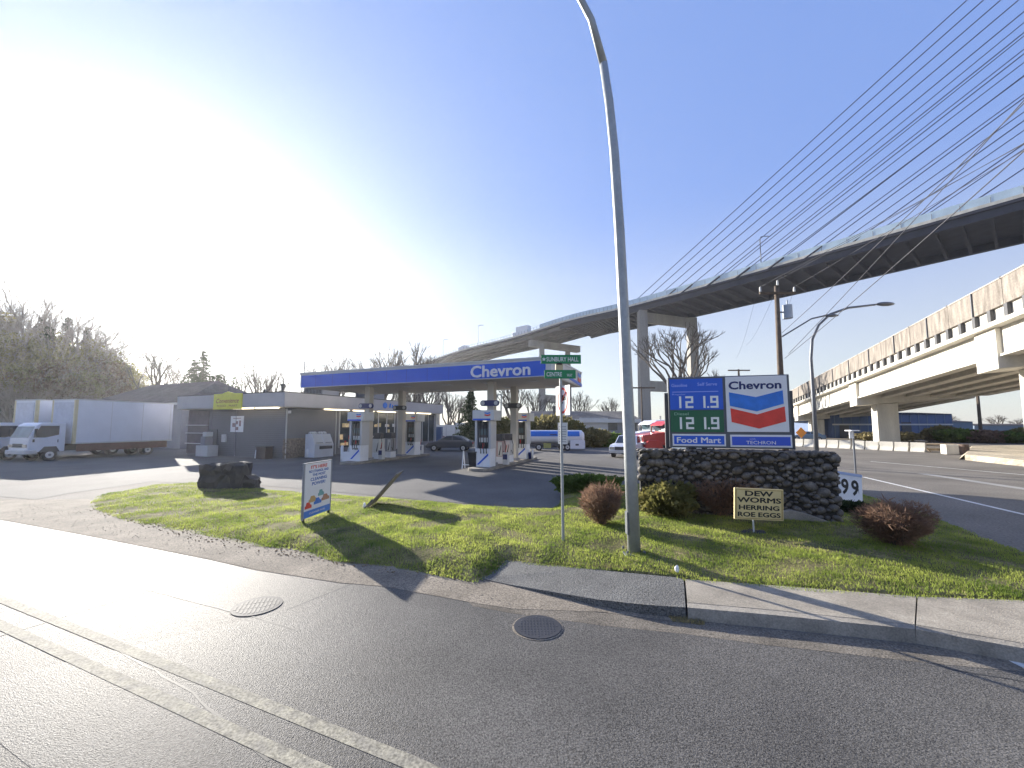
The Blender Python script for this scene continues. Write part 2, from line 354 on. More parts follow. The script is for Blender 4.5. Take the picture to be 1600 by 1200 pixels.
# ---- turf verge
GO = [(136,786),(152,770),(177,764),(237,754),(300,749),(400,758),(510,767),(608,775),(725,786),(800,791),(861,793),(874,786),(880,765),(1000,757),(1345,772),(1470,813),(1563,852),(1640,880),(1800,925),(1850,946),
      (1600,936.5),(1433,931),(1277,921),(1200,914),(1056,902),(962,892),(910,887),(845,879),(795,870),(783,884),(741,901),(709,895),(611,876),(520,868),(465,851),(400,845),(325,830),(195,807)]
def gh(x, y): # turf level
    t = max(0, min(1, (x+9)/8)); return .02 + .13*t*t*(3-2*t)
poly = np.array([tuple(gp(p[0], p[1], .12)[:2]) for p in GO])
def seg_dist(X, Y, P):
    D = np.full(X.shape, 1e9); ins = np.zeros(X.shape, bool)
    for i in range(len(P)):
        x0, y0 = P[i]; x1, y1 = P[(i+1) % len(P)]
        dx, dy = x1-x0, y1-y0; t = np.clip(((X-x0)*dx+(Y-y0)*dy)/(dx*dx+dy*dy+1e-12), 0, 1)
        D = np.minimum(D, np.hypot(X-x0-t*dx, Y-y0-t*dy))
        c = ((y0 > Y) != (y1 > Y)) & (X < (x1-x0)*(Y-y0)/(y1-y0+1e-12)+x0); ins ^= c
    return D, ins
nr = np.random.default_rng(3)
def hfun(X, Y, D):
    t = np.clip((X+9)/8, 0, 1); b = .02 + .13*t*t*(3-2*t)
    ef = np.clip(D/.5, .12, 1); k = np.clip(X/2.0, 0, 1); b = b*(ef*(1-k)+k)
    return b + .06*np.clip(D/1.2, 0, 1) + .018*np.sin(X*2.1+1)*np.sin(Y*2.7) + .01*np.sin(X*7.3+Y*3)*np.sin(Y*6.1)
st = .07
xs = np.arange(poly[:,0].min()-.3, poly[:,0].max()+.3, st); ys = np.arange(poly[:,1].min()-.3, poly[:,1].max()+.3, st)
X, Y = np.meshgrid(xs, ys); D, ins = seg_dist(X, Y, poly)
keep = ins | (D < .09 + .05*np.sin(X*9)*np.sin(Y*11))
Z = np.where(ins, hfun(X, Y, D)-.03*np.exp(-D/.12), -.018)
idx = -np.ones(X.shape, int); idx[keep] = np.arange(keep.sum())
q = np.stack([idx[:-1,:-1], idx[:-1,1:], idx[1:,1:], idx[1:,:-1]], -1).reshape(-1, 4); q = q[(q >= 0).all(1)]
me = bpy.data.meshes.new('turf'); me.from_pydata(np.stack([X[keep], Y[keep], Z[keep]], 1).tolist(), [], q.tolist()); me.materials.append(soil)
me.polygons.foreach_set('use_smooth', [True]*len(me.polygons)); me.update()
o = bpy.data.objects.new('turf', me); SC.collection.objects.link(o); tag(o, kind='structure')
def blades(name, N, mat, poly, hmin, hmax, wd, edge=0, zf=None, clump=True, label=None, cat=None):
    lo = poly.min(0); hi = poly.max(0); P = nr.uniform(lo, hi, (N*6, 2)); D, ins = seg_dist(P[:,0], P[:,1], poly)
    ok = ins & (D > -1) if edge <= 0 else ins & (D < edge)
    # fewer far away
    dist = np.hypot(P[:,0], P[:,1]); pr = np.clip(9.0/dist, .25, 1)**1.3
    if clump:
        cl = .55 + .45*np.sin(P[:,0]*3.1+np.sin(P[:,1]*2.3)*2)*np.sin(P[:,1]*4.3+np.sin(P[:,0]*1.7)*2); pr = pr*np.clip(cl+.25, .15, 1)*np.clip(1.25-1.7*np.maximum(0, np.sin(P[:,0]*1.7+2*np.sin(P[:,1]*.9))*np.sin(P[:,1]*2.9+1.3+np.sin(P[:,0]*2.2))-.15), .12, 1)
    ok &= nr.uniform(size=len(P)) < pr; P = P[ok][:N]; D = D[ok][:N]; n = len(P)
    z = (zf or hfun)(P[:,0], P[:,1], D)
    a = nr.uniform(0, 2*np.pi, n); h = nr.uniform(hmin, hmax, n)*(.6+.4*np.clip(D/.4, 0, 1)); w = nr.uniform(.6, 1.3, n)*wd
    la = nr.uniform(0, 2*np.pi, n); ln = nr.uniform(.1, .8, n)*h
    ax = np.cos(a)*w; ay = np.sin(a)*w
    v = np.zeros((n, 3, 3)); v[:,0] = np.stack([P[:,0]-ax, P[:,1]-ay, z-.01], 1); v[:,1] = np.stack([P[:,0]+ax, P[:,1]+ay, z-.01], 1)
    v[:,2] = np.stack([P[:,0]+np.cos(la)*ln, P[:,1]+np.sin(la)*ln, z+h], 1)
    me = bpy.data.meshes.new(name); me.vertices.add(n*3); me.vertices.foreach_set('co', v.ravel())
    me.loops.add(n*3); me.loops.foreach_set('vertex_index', np.arange(n*3)); me.polygons.add(n); me.polygons.foreach_set('loop_start', np.arange(n)*3); me.polygons.foreach_set('loop_total', np.full(n, 3))
    me.materials.append(mat); me.update(calc_edges=True); me.validate()
    o = bpy.data.objects.new(name, me); SC.collection.objects.link(o); tag(o, kind='stuff', label=label, cat=cat); return o
blades('grass', 190000, grassm, poly, .018, .058, .007, label='short bright green turf covering the verge', cat='grass')
blades('dry_grass', 9000, drym, poly, .02, .06, .008, edge=.5, label='dry straw coloured grass along the edge of the verge', cat='grass')
# weeds along the kerb start
wp = np.array([tuple(gp(*p)[:2]) for p in [(1042,962),(1100,970),(1100,978),(1050,972)]])
blades('weeds', 700, drym, wp, .02, .07, .006, zf=lambda x, y, d: x*0+.01, clump=False, label='small weeds growing where the kerb begins', cat='weeds')
dustm = M('gutter dust', (.15,.132,.108), .9, var=.25, scale=1.5, fine=.45, fscale=50, bump=.4, bscale=70, spec=.1, col2=(.21,.185,.15))
sheet('gutter_dust', [tuple(gp(*p)[:2]) for p in [(725,936),(800,947),(940,958),(1075,968),(1200,984),(1440,1010),(1600,1022),(1720,1048),(1720,1072),(1600,1050),(1440,1036),(1320,1022),(1200,1009),(1075,992),(940,978),(800,959),(740,948)]], .0056, dustm)
ep = np.array([tuple(gp(p[0], p[1], .15)[:2]) for p in [(1058,899),(1277,919),(1433,929),(1600,934),(1850,943),(1850,952),(1600,940.5),(1433,935),(1277,925.5),(1200,918),(1058,906)]])
blades('edge_tufts', 2600, grassm, ep, .02, .06, .006, zf=lambda x, y, d: x*0+.148, label='ragged grass tufts growing over the back edge of the pavement', cat='grass')
ep = np.array([tuple(gp(p[0], p[1], .06)[:2]) for p in [(783,868),(845,876),(910,884),(962,889),(1056,899),(1056,905),(962,895.5),(910,890),(845,882),(783,873)]])
blades('edge_tufts', 1500, drym, ep, .02, .06, .006, zf=lambda x, y, d: .03+.12*np.clip((x+.2)/2.2, 0, 1), label='dry grass tufts over the edge of the asphalt walkway', cat='grass')
# fallen leaves and stones on the shoulder
def scatter(name, polypx, N, smin, smax, mat, label, cat, z0=.014):
    P = np.array([tuple(gp(*p)[:2]) for p in polypx]); lo = P.min(0); hi = P.max(0); q = nr.uniform(lo, hi, (N*8, 2)); _, ins = seg_dist(q[:,0], q[:,1], P); q = q[ins][:N]
    b = MB()
    for x, y in q:
        s = rnd.uniform(smin, smax); b.ball((x, y, z0+s*.2), (s, s*rnd.uniform(.6,1), s*.5), 5, 3)
    return tag(b.build(name, mat, fix=False), label, cat, kind='stuff')
scatter('pebbles', [(57,785),(330,822),(620,872),(740,900),(800,945),(530,905),(325,866),(130,828),(0,803)], 900, .004, .012, M('pebble', (.26,.23,.19), .9, var=.4, scale=8), 'loose pebbles on the gravel shoulder', 'pebbles')
scatter('leaf_litter', [(150,790),(400,848),(720,898),(740,910),(560,890),(300,845),(140,800)], 700, .01, .022, M('dead leaf', (.22,.15,.08), .9, var=.4, scale=8), 'scattered dead leaves along the verge edge', 'leaves')
scatter('dead_leaves', [(200,775),(500,775),(860,800),(870,870),(600,868),(300,820)], 420, .012, .025, bpy.data.materials['dead leaf'], 'brown dead leaves lying in the turf', 'leaves', z0=.13)
stn = M('oil stain', (.055,.055,.055), .6, var=.3, scale=3, fine=.4, fscale=50)
for (px, py, rx, ry) in ():
    c_ = gp(px, py); n_ = 26; ph = [rnd.uniform(.6, 1.25) for _ in range(n_)]
    sheet('oil_stain', [(c_.x+math.cos(2*math.pi*k/n_)*rx*(ph[k]+ph[k-1])/2, c_.y+math.sin(2*math.pi*k/n_)*ry*(ph[k]+ph[k-1])/2) for k in range(n_)], .0047, stn)
# far hill on the left
b = MB(); nx, ny = 40, 24
for j in range(ny+1):
    for i in range(nx+1):
        x = -260 + 230*i/nx; y = 45 + 150*j/ny
        h = 13*math.exp(-((x+135)/52)**2)*(1-math.exp(-((y-42)/30)**2)) + 1.2*math.sin(x*.11)*math.sin(y*.09)
        b.v.append((x, y, max(h-.8, -.2)))
for j in range(ny):
    for i in range(nx): a = j*(nx+1)+i; b.f.append((a, a+1, a+nx+2, a+nx+1)); b.mi.append(0)
tag(b.build('hill', M('hill soil', (.1,.09,.05), .95, var=.4, scale=.1, fine=.3, fscale=1), smooth=True, fix=False), kind='structure')
# ================================================================ FILLING STATION
# ---- canopy (local x = u, y = v)
CU0, CU1, CV0, CV1, CZ, CT = -24.0, -6.05, 19.9, 26.9, 5.0, .98
cr_ = empty('fuel_canopy', lot(-15, 23.4), GA, 'long flat forecourt canopy with a blue band and white lettering over the pumps', 'canopy')
ox, oy = -15, 23.4
x0, x1, y0, y1 = CU0-ox, CU1-ox, CV0-oy, CV1-oy
b = MB().box(x0, x1, y0, y1, CZ+.06, CZ+CT-.06); b.build('fascia_panel', offwhite, cr_)
MB().box(x0-.04, x1+.04, y0-.04, y1+.04, CZ+CT-.06, CZ+CT+.05).build('top_trim', ltgrey, cr_)
MB().box(x0+.03, x1-.03, y0+.03, y1-.03, CZ, CZ+.06).build('soffit', soffitm, cr_)
MB().box(x0+.14, x1-.3, y0-.035, y0-.004, CZ+.02, CZ+.82).build('blue_band', blue, cr_)
for k in range(1, 12): MB().box(x0+k*1.48, x0+k*1.48+.012, y0-.039, y0-.0355, CZ+.02, CZ+.82).build('panel_joint', navy, cr_)
MB().box(x0+.1, x1-.3, y0-.06, y0-.005, CZ-.02, CZ+.018).build('lower_trim', ltgrey, cr_)
# end face: white with a tapering blue stripe and the two-chevron emblem
b = MB(); b.prism([(y0+.3, CZ+.5), (y1-.2, CZ+.02), (y0+.3, CZ+.02)], 'x', x1+.004, x1+.02) if False else b.prism([(y0+.9, CZ+.5), (y0+1.1, CZ+.36), (y1+.02, CZ+.02), (y1+.02, CZ+.22)], 'x', x1+.004, x1+.03)
b.build('blue_stripe', blue, cr_)
def emblem(parent, cx, cz, w, h, y, face='y-', ext=.01, nb='emblem_blue_band', nrd='emblem_red_band'):
    # two stacked V bands
    def band(z_top, name, mat):
        P = [(-.5, z_top), (0, z_top-.15), (.5, z_top), (.5, z_top-.33), (0, z_top-.49), (-.5, z_top-.33)]
        b = MB()
        if face == 'y-': b.prism([(cx+p[0]*w, cz+p[1]*h) for p in P], 'y', y-ext, y)
        else: b.prism([(cx+p[0]*w, cz+p[1]*h) for p in P], 'x', y, y+ext)
        b.build(name, mat, parent)
    band(.5, nb, logo_blue); band(-.01, nrd, logo_red)
emblem(cr_, y1-.75, CZ+.56, .8, .62, x1+.035, 'x')
def usol(px, v): rt = (px-800)/F; return v*(.9239*rt-.3827)/(.9239+.3827*rt)
ua, ub = usol(735, 19.86)-ox, usol(829, 19.86)-ox
text('canopy_lettering', 'Chevron', cr_, signwhite, (ua+ub)/2, CZ+.42, ub-ua, .66, y0-.036, ext=.05, bold=.022)
soff = MB()
for i in range(6):
    for yy in (-1.6, 1.6): soff.box(-7.2+i*2.9-.3, -7.2+i*2.9+.3, yy-.3, yy+.3, CZ-.03, CZ-.002)
soff.build('recessed_light', ltgrey, cr_)
for u in (-19.2, -10.1):
    for v in (21.3, 24.8):
        lx, ly = u-ox, v-oy
        c = MB().box(lx-.21, lx+.21, ly-.21, ly+.21, .15, CZ).build('column', soffitm, cr_, bevel=.02)
        MB().box(lx-.27, lx+.27, ly-.27, ly+.27, .15, .3).build('column_base', midgrey, c)
        s = MB(); yy = ly-.3
        s.prism([(lx+math.cos(t)*.17+(.42 if math.cos(t) > 0 else -.42), 3.72+math.sin(t)*.17) for t in [math.pi*2*k/20+.01 for k in range(20)]], 'y', yy-.04, yy+.08)
        s.build('pump_number_sign', dkgrey if v > 24 else navy, c)
        for sx in (-.42, .42):
            MB().cyl((lx+sx, yy-.055, 3.72), (lx+sx, yy-.04, 3.72), .12, n=16).build('number_disc', ltgrey, c)
ant = MB().cyl((x0+.1, y0+.2, CZ+CT), (x0+.1, y0+.2, CZ+CT+.9), .03, n=6); ant.build('roof_pipe', dkgrey, cr_)
# ---- pump islands
for u, lab in ((-19.2, 'raised concrete pump island nearer the shop'), (-10.1, 'raised concrete pump island farther from the shop, beside the waste bin')):
    isl = empty('pump_island', lot(u, 23.6), GA, lab, 'kerbed island', 'concrete pump islands')
    P = []
    for k in range(16):
        t = 2*math.pi*k/16; P.append((math.cos(t)*.62, math.sin(t)*.5+(3.9 if math.sin(t) > 0 else -3.9)))
    MB().prism(P, 'z', -.02, .16).build('kerb_ring', kerbm, isl, bevel=.03)
# ---- tall dispensers with a valance box
def pump(u, v, label):
    r = empty('fuel_pump', lot(u, v, .16), GA, label, 'fuel pump', 'tall fuel pumps under the canopy'); r.scale = (1.18, 1, 1)
    MB().box(-.38, .38, -.38, .38, 0, 1.0).build('lower_cabinet', white, r, bevel=.015)
    MB().prism([(-.3, .12), (-.18, .12), (.3, .62), (.3, .76)], 'y', -.395, -.383).build('blue_swoosh', blue, r)
    MB().box(-.42, -.30, -.36, .36, 1.0, 2.55).box(.30, .42, -.36, .36, 1.0, 2.55).build('side_post', ltgrey, r, bevel=.01)
    d = MB().box(-.29, .29, -.25, .25, 1.0, 2.5).build('dispenser_face', dkgrey, r)
    MB().box(-.2, .2, -.262, -.252, 1.75, 2.1).build('display_screen', glass_bl, d)
    MB().box(-.22, .22, -.262, -.252, 1.35, 1.6).build('grade_buttons', offwhite, d)
    MB().box(-.5, .62, -.5, .5, 2.55, 3.12).build('valance_box', offwhite, r, bevel=.03)
    MB().box(-.46, .46, -.512, -.502, 2.56, 2.66).build('valance_trim', blue, r)
    MB().box(-.512, -.502, -.3, .1, 2.6, 2.95).build('valance_blue_mark', logo_blue, r)
    emblem(r, .3, 2.9, .3, .22, -.502)
    for k, sx in enumerate((-.14, .02, .16)):
        h = MB(); pts = []
        for i in range(13):
            t = i/12; pts.append((sx+.12*math.sin(t*3), -.29-.28*math.sin(t*math.pi), 2.5-2.0*math.sin(t*math.pi*.55)+(.9*max(0, t-.55))))
        h.tube(pts, .022, 6).build('hose', black, r, smooth=True)
        MB().box(sx-.03, sx+.03, -.36, -.26, 1.1, 1.3).bar((sx, -.36, 1.14), (sx, -.44, 1.0), .025).build('nozzle', red if k == 1 else black, r)
pump(-19.2, 20.5, 'tall white fuel pump at the near end of the shop side island')
pump(-19.2, 26.2, 'tall white fuel pump at the far end of the island beside the shop')
pump(-10.1, 20.5, 'tall white fuel pump beside the black waste bin on the right island')
pump(-10.1, 26.2, 'tall fuel pump at the far end of the right island, towards the tanker trailer')
def small_pump(u, v, label, m1, w=.32):
    r = empty('low_dispenser', lot(u, v, .16), GA, label, 'fuel pump', 'low dispensers on the islands')
    MB().box(-w, w, -.28, .28, 0, .42).build('base_panel', white, r, bevel=.01)
    MB().box(-w, w, -.28, .28, .42, 1.35).build('body', m1, r, bevel=.015)
    MB().box(w*.1, w*.92, -.295, -.282, .46, 1.28).build('decorated_panel', offwhite, r)
    MB().prism([(w*.2, .5), (w*.5, .5), (w*.8, 1.1), (w*.7, 1.1)], 'y', -.305, -.297).build('panel_stripe', dkgrey, r)
    MB().box(-w*.9, w*.9, -.2, .2, 1.35, 1.75).build('meter_head', dkgrey, r, bevel=.03)
    for s in (-1, 1):
        MB().tube([(s*w, -.1, 1.5), (s*(w+.16), -.2, 1.1), (s*(w+.18), -.25, .5), (s*(w+.05), -.25, .75)], .02, 6).build('hose', black, r, smooth=True)
small_pump(-19.2, 22.3, 'low white dispenser, left one of the pair between the shop side pumps', offwhite)
small_pump(-19.2, 23.5, 'low grey and white dispenser, right one of the pair between the shop side pumps', midgrey)
small_pump(-10.1, 22.4, 'low pinkish dispenser behind the near column of the right island', M('pinkish panel', (.42,.3,.28), .6))
small_pump(-10.1, 23.6, 'low grey dispenser between the two columns of the right island', ltgrey)
# ---- bollards
def bollard(p, h, lab, r=.085, m=white, tilt=0):
    o = MB().cyl((0,0,-.02), (tilt,0,h), r, n=14).ball((tilt,0,h), (r,r,r*.6), 14, 6).build('bollard', m, smooth=True)
    o.location = p; tag(o, lab, 'bollard', 'white bollards of the filling station'); return o
bollard(gp(755,734), 1.05, 'white bollard at the near end of the right pump island, beside the black bin')
bollard(gp(534,722), 1.05, 'white bollard left of the white crate by the shop side pumps', .09)
bollard(gp(552,724), .95, 'white bollard standing in front of the white crate')
bollard(gp(480,715), .6, 'short white bollard between the ice locker and the stone corner of the shop', .09)
bollard(gp(382.5,713), .62, 'white bollard against the shop side wall under the paper poster', .08)
bollard(gp(399,716), .6, 'leaning white bollard beside the dark box at the shop side wall', .08, tilt=.08)
bollard(gp(832,717,.16), .6, 'white bollard at the far end of the right pump island', .07)
bollard(gp(826,716,.16), .55, 'thin white bollard left of the blue bucket on the right island', .05)
o = MB().cyl((0,0,0), (0,0,.42), .13, .16, 14).build('bucket', navy, smooth=False); o.location = gp(829,716.5,.16); tag(o, 'dark blue bucket between two white bollards on the right island', 'bucket')
# ---- waste bin, frame sign, crate
r = empty('waste_bin', gp(741,733), R(-20), 'black square waste bin leaning beside the near pump of the right island', 'bin')
MB().add([(-.2,-.2,0),(.2,-.2,0),(.2,.2,0),(-.2,.2,0),(-.3,-.26,.92),(.2,-.26,.95),(.2,.26,.95),(-.3,.26,.92)], [(0,3,2,1),(4,5,6,7),(0,1,5,4),(1,2,6,5),(2,3,7,6),(3,0,4,7)]).build('bin_body', black, r, bevel=.02)
MB().box(-.34,.24,-.3,.3,.93,.99).build('bin_rim', dkgrey, r, bevel=.01)
r = empty('sandwich_board_frame', gp(727,732), R(-20), 'white folding frame standing left of the black waste bin', 'stand')
for sx in (-.12, .38):
    MB().bar((sx,-.16,0), (sx,.0,1.0 if sx < 0 else .3), .05).bar((sx,.2,0), (sx,0,1.0 if sx < 0 else .3), .05).build('leg', white, r)
MB().bar((-.12,-.1,.22), (.38,-.1,.22), .045).build('crossbar', white, r)
r = empty('plastic_crate', gp(549,722), GA, 'white box with a dark blue oval at the foot of the shop side pumps', 'box')
MB().box(-.5,.42,-.32,.32,0,.68).build('box_body', white, r, bevel=.02)
MB().tube([(.425,0,.36),(.45,0,.36)], [.26,.26], 20).build('oval_mark', navy, r)
MB().prism([(-.2,.68),(.35,.68),(.35,.8),(-.1,1.0)], 'y', -.2, .2).build('lifted_lid', ltgrey, r)
for (u, v, lab) in ((-18.55, 21.9, 'blue squeegee bucket beside the shop side island columns'), (-9.45, 21.9, 'blue squeegee bucket beside the near column of the right island'), (-19.2, 27.3, 'blue squeegee bucket at the far end of the shop side island')):
    r = empty('squeegee_bucket', lot(u, v, .16), GA, lab, 'bucket', 'squeegee buckets')
    MB().box(-.16,.16,-.14,.14,0,.7).build('stand', offwhite, r, bevel=.01); MB().box(-.13,.13,-.18,-.14,.3,.6).build('bucket_body', navy, r); MB().bar((0,-.1,.7),(.12,-.15,1.15), .03).build('squeegee_handle', red, r)
# ---- shop
SU0, SU1, SV0, SV1 = -38.8, -26.3, 20.6, 41.5
st_ = empty('shop_building', lot(SU1, SV0), GA, 'single storey grey shop with a deep pale fascia and a stone faced corner', 'shop')
L = SU1-SU0; Dp = SV1-SV0
MB().box(-L+.5, -.5, .5, Dp-.5, 0, 3.9).build('wall', siding, st_)
b = MB()
for k in range(24): b.box(-L+.48, -.48, .478, .5, .12+k*.155, .13+k*.155)
b.build('siding_joint', dkgrey, st_)
# stone plinth at the corner, along the front
b = MB().box(-.52, -.42, .42, 4.6, 0, 1.45)
rs = random.Random(5)
for k in range(130):
    y = rs.uniform(.45, 4.55); z = rs.uniform(.08, 1.38); b.ball((-.43, y, z), (.05, rs.uniform(.08,.16), rs.uniform(.06,.11)), 7, 4)
for k in range(12): b.ball((rs.uniform(-.5,-.44), .42, rs.uniform(.1,1.38)), (.1, .05, .08), 7, 4)
b.build('stone_plinth', M('tan stone', (.22,.18,.15), .85, var=.4, scale=5), st_, fix=False)
MB().box(-L-.1, .12, -.12, Dp+.1, 3.78, 4.82).build('fascia', fasciam, st_)
MB().box(-L-.14, .16, -.16, Dp+.14, 4.82, 4.88).build('roof_edge', dkgrey, st_)
MB().box(-L+.1, -.1, .1, Dp-.1, 3.7, 3.78).build('eave_soffit', soffitm, st_)
for k, (a, c) in enumerate(((-5.6, -3.3), (-3.0, -.6))): MB().box(a, c, -.06, .04, 3.66, 3.74).build('eave_light', lamp_em, st_)
for k in range(5): MB().box(-.1, 0, 3.6+k*3.1, 6.2+k*3.1, 3.66, 3.74).build('eave_light', lamp_em, st_)
# shop window front with mullions and goods behind it
gl = MB().box(-.52, -.47, 5.6, 13.0, .55, 3.55).build('window', glassm, st_)
for k in range(7): MB().box(-.50, -.43, 5.6+k*1.2-.05, 5.6+k*1.2+.05, .5, 3.6).build('mullion', ltgrey, gl)
gd = MB(); rs = random.Random(11)
gd.m = 0
for k in range(46):
    y = rs.uniform(5.7, 12.6); z = rs.choice((.7, 1.2, 1.7, 2.25)); h = rs.uniform(.2, .45); gd.m = rs.randrange(4); gd.box(-.465, -.445, y, y+rs.uniform(.15,.5), z, z+h)
gd.build('window_display', [warm_in, offwhite, red, cream], gl)
dr = MB().box(-.52, -.44, 13.4, 15.6, .05, 3.3).build('door', M('brown door glass', (.12,.07,.06), .2, var=.4, scale=2), st_)
MB().box(-.44, -.41, 13.4, 13.48, 0, 3.35).box(-.44, -.41, 14.45, 14.55, 0, 3.35).box(-.44, -.41, 15.52, 15.6, 0, 3.35).box(-.44,-.41,13.48,15.52,2.6,2.68).build('door_frame', ltgrey, dr)
text('neon_sign', 'OPEN', dr, M('red neon', (.9,.12,.05), .5, var=0, emit=.8), 14.5, 3.0, 1.3, .26, .43, face='x+')
gl2 = MB().box(-.52, -.47, 16.4, 20.0, .6, 3.5).build('window', glassm, st_)
for k in range(4): MB().box(-.50, -.43, 16.4+k*1.2-.05, 16.4+k*1.2+.05, .5, 3.55).build('mullion', ltgrey, gl2)
for yy in (.55, 5.2, 13.2, 20.3): MB().cyl((-.44, yy, 0), (-.44, yy, 3.7), .05, n=8).build('downpipe', ltgrey, st_)
for xx in (-8.9, -5.9): MB().box(xx-.02, xx+.02, .44, .477, 0, 3.7).build('wall_trim', midgrey, st_)
MB().box(-9.2, -8.1, .44, .477, 0, 2.1).build('side_door', M('side door', (.12,.12,.135), .6), st_)
MB().box(-7.4, -6.9, .35, .477, 1.1, 1.7).build('meter_box', ltgrey, st_)
MB().box(-.2, .1, .44, .477, 3.3, 3.5).build('wall_lamp', offwhite, st_)
# blurred blue logo lettering on the front fascia
lt = MB()
for k, (w_, h_) in enumerate(((.22,.42),(.16,.3),(.3,.3),(.3,.3),(.12,.44),(.14,.44))):
    y = 11.2+k*.36; lt.prism([(y, 4.12), (y+w_, 4.12), (y+w_+.08, 4.12+h_), (y+.08, 4.12+h_)], 'x', .122, .15)
lt.tube([(.122, 10.6, 4.32), (.16, 10.6, 4.32)], .3, 18)
lt.build('fascia_lettering', logo_blue, st_)
# yellow deli sign and poster
ys = MB(); ya, yb = usol(334, 20.45)-SU1, usol(378, 20.45)-SU1; yw = yb-ya; ym = (ya+yb)/2; P = [(ya,3.66),(yb,3.66),(yb,4.86),(ym+yw*.2,4.9),(ym,5.04),(ym-yw*.2,4.88),(ya,4.86)]
ys.prism(P, 'y', -.2, -.13); yo = ys.build('yellow_signboard', yellow, st_)
text('script_lettering', 'Convenience', yo, M('brown red script', (.35,.1,.04), .6, var=0), ym, 4.33, yw*.8, .36, -.201, shear=.35, bold=.01)
text('small_lettering', 'FOOD - MART', yo, M('brown lettering', (.3,.12,.04), .6, var=0), ym, 3.93, yw*.72, .17, -.201)
pa, pb_ = usol(361.5, 21.05)-SU1, usol(381.5, 21.05)-SU1; po = MB().box(pa, pb_, .455, .477, 1.9, 3.15).build('paper_poster', signwhite, st_)
pm = MB()
for (a, c, z0, z1) in ((-3.6,-3.35,2.3,2.6),(-3.3,-3.15,2.5,2.75),(-3.05,-2.9,2.35,2.8),(-3.35,-3.1,2.05,2.3),(-3.55,-2.9,2.95,3.0)): pm.box(pa+(a+3.75)/1.05*(pb_-pa), pa+(c+3.75)/1.05*(pb_-pa), .447, .454, z0, z1)
pm.build('poster_picture', M('poster brown', (.3,.2,.2), .7, var=.4, scale=8), po)
def hvac(x, y, lab=None, s=1):
    h = MB().box(x-1.1*s, x+1.1*s, y-.9*s, y+.9*s, 4.88, 4.88+1.15*s).build('air_unit', midgrey, st_, bevel=.02)
    g = MB()
    for k in range(12): g.box(x-1.0*s+k*.17*s, x-.9*s+k*.17*s, y-.93*s, y-.905*s, 4.98, 4.88+1.0*s)
    g.build('air_unit_louvre', dkgrey, h)
hvac(-1.1, 4.2, s=.95); hvac(-3, 12)
MB().cyl((-3.6, 2.6, 4.88), (-3.6, 2.6, 5.75), .13, n=12).cyl((-3.6,2.6,5.6),(-3.6,2.6,5.8), .19, n=12).build('roof_vent', dkgrey, st_)
MB().tube([(-6.4,3,4.88),(-6.4,3,5.3),(-6.3,3,5.4),(-6.15,3,5.38),(-6.1,3,5.25)], .09, 8).build('goose_neck_vent', dkgrey, st_)
MB().cyl((-11, 3, 4.88), (-11, 3, 5.9), .06, n=8).build('roof_pipe', dkgrey, st_)
# loading recess at the left end of the side wall
MB().box(-L+.5, -L+3.2, .46, .499, .1, 3.6).build('roller_door', M('brown shelf back', (.16,.13,.14), .8, var=.2), st_)
b = MB()
for z in (.9, 1.75, 2.4): b.box(-L+.5, -L+3.2, .3, .455, z, z+.06)
b.build('wall_shelf', offwhite, st_)
# objects along the wall
r = empty('storage_box', lot(SU1-1.75, SV0-.1), GA, 'dark brown storage box at the foot of the shop side wall', 'box')
MB().box(-.48,.48,-.3,.3,0,.85).build('box_body', M('dark brown', (.07,.05,.05), .8), r, bevel=.02); MB().box(-.52,.52,-.34,.34,.85,.9).build('lid', dkgrey, r)
r = empty('ice_locker', lot(SU1+.5, SV0+2.7), GA, 'white ice locker with sloping doors in front of the stone faced shop corner', 'ice locker')


MB().prism([(-.5,0),(.5,0),(.5,.95),(.1,1.75),(-.5,1.75)], 'y', -.85, .95).build('cabinet', white_t, r, bevel=.02)
for yy in (-.8, .07):
    d = MB().add([(.53,yy,1.0),(.53,yy+.8,1.0),(.14,yy+.8,1.74),(.14,yy,1.74)], [(0,1,2,3)]).build('sloping_door', offwhite, r)
    MB().bar((.5,yy+.1,1.1), (.5,yy+.7,1.1), .03).build('handle', dkgrey, d)
MB().box(.505,.53,-.4,.8,.62,.85).build('name_band', dkgrey, r)
b = MB(); rs = random.Random(4)
for k in range(14): b.ball((rs.uniform(-.4,0), rs.uniform(-.7,.8), 1.82), (.16,.16,.13), 6, 4)
tag(b.build('sacks', offwhite), 'small white sacks heaped on top of the ice locker', 'sacks'); o = bpy.data.objects['sacks']; o.location = lot(SU1+.5, SV0+2.7); o.rotation_euler = (0,0,GA)
r = empty('gas_meter_box', lot(SU0+4.3, SV0-.2), GA, 'pale metal utility cabinet at the left end of the shop side wall', 'cabinet')
MB().box(-.7,.75,-.4,.4,0,.85).build('cabinet', ltgrey, r, bevel=.02)
MB().box(-.35,.2,-.3,.3,.85,1.55).build('upper_meter', midgrey, r, bevel=.03)
MB().box(-.1,.35,-.32,.2,1.55,1.9).build('meter_head', offwhite, r, bevel=.03)
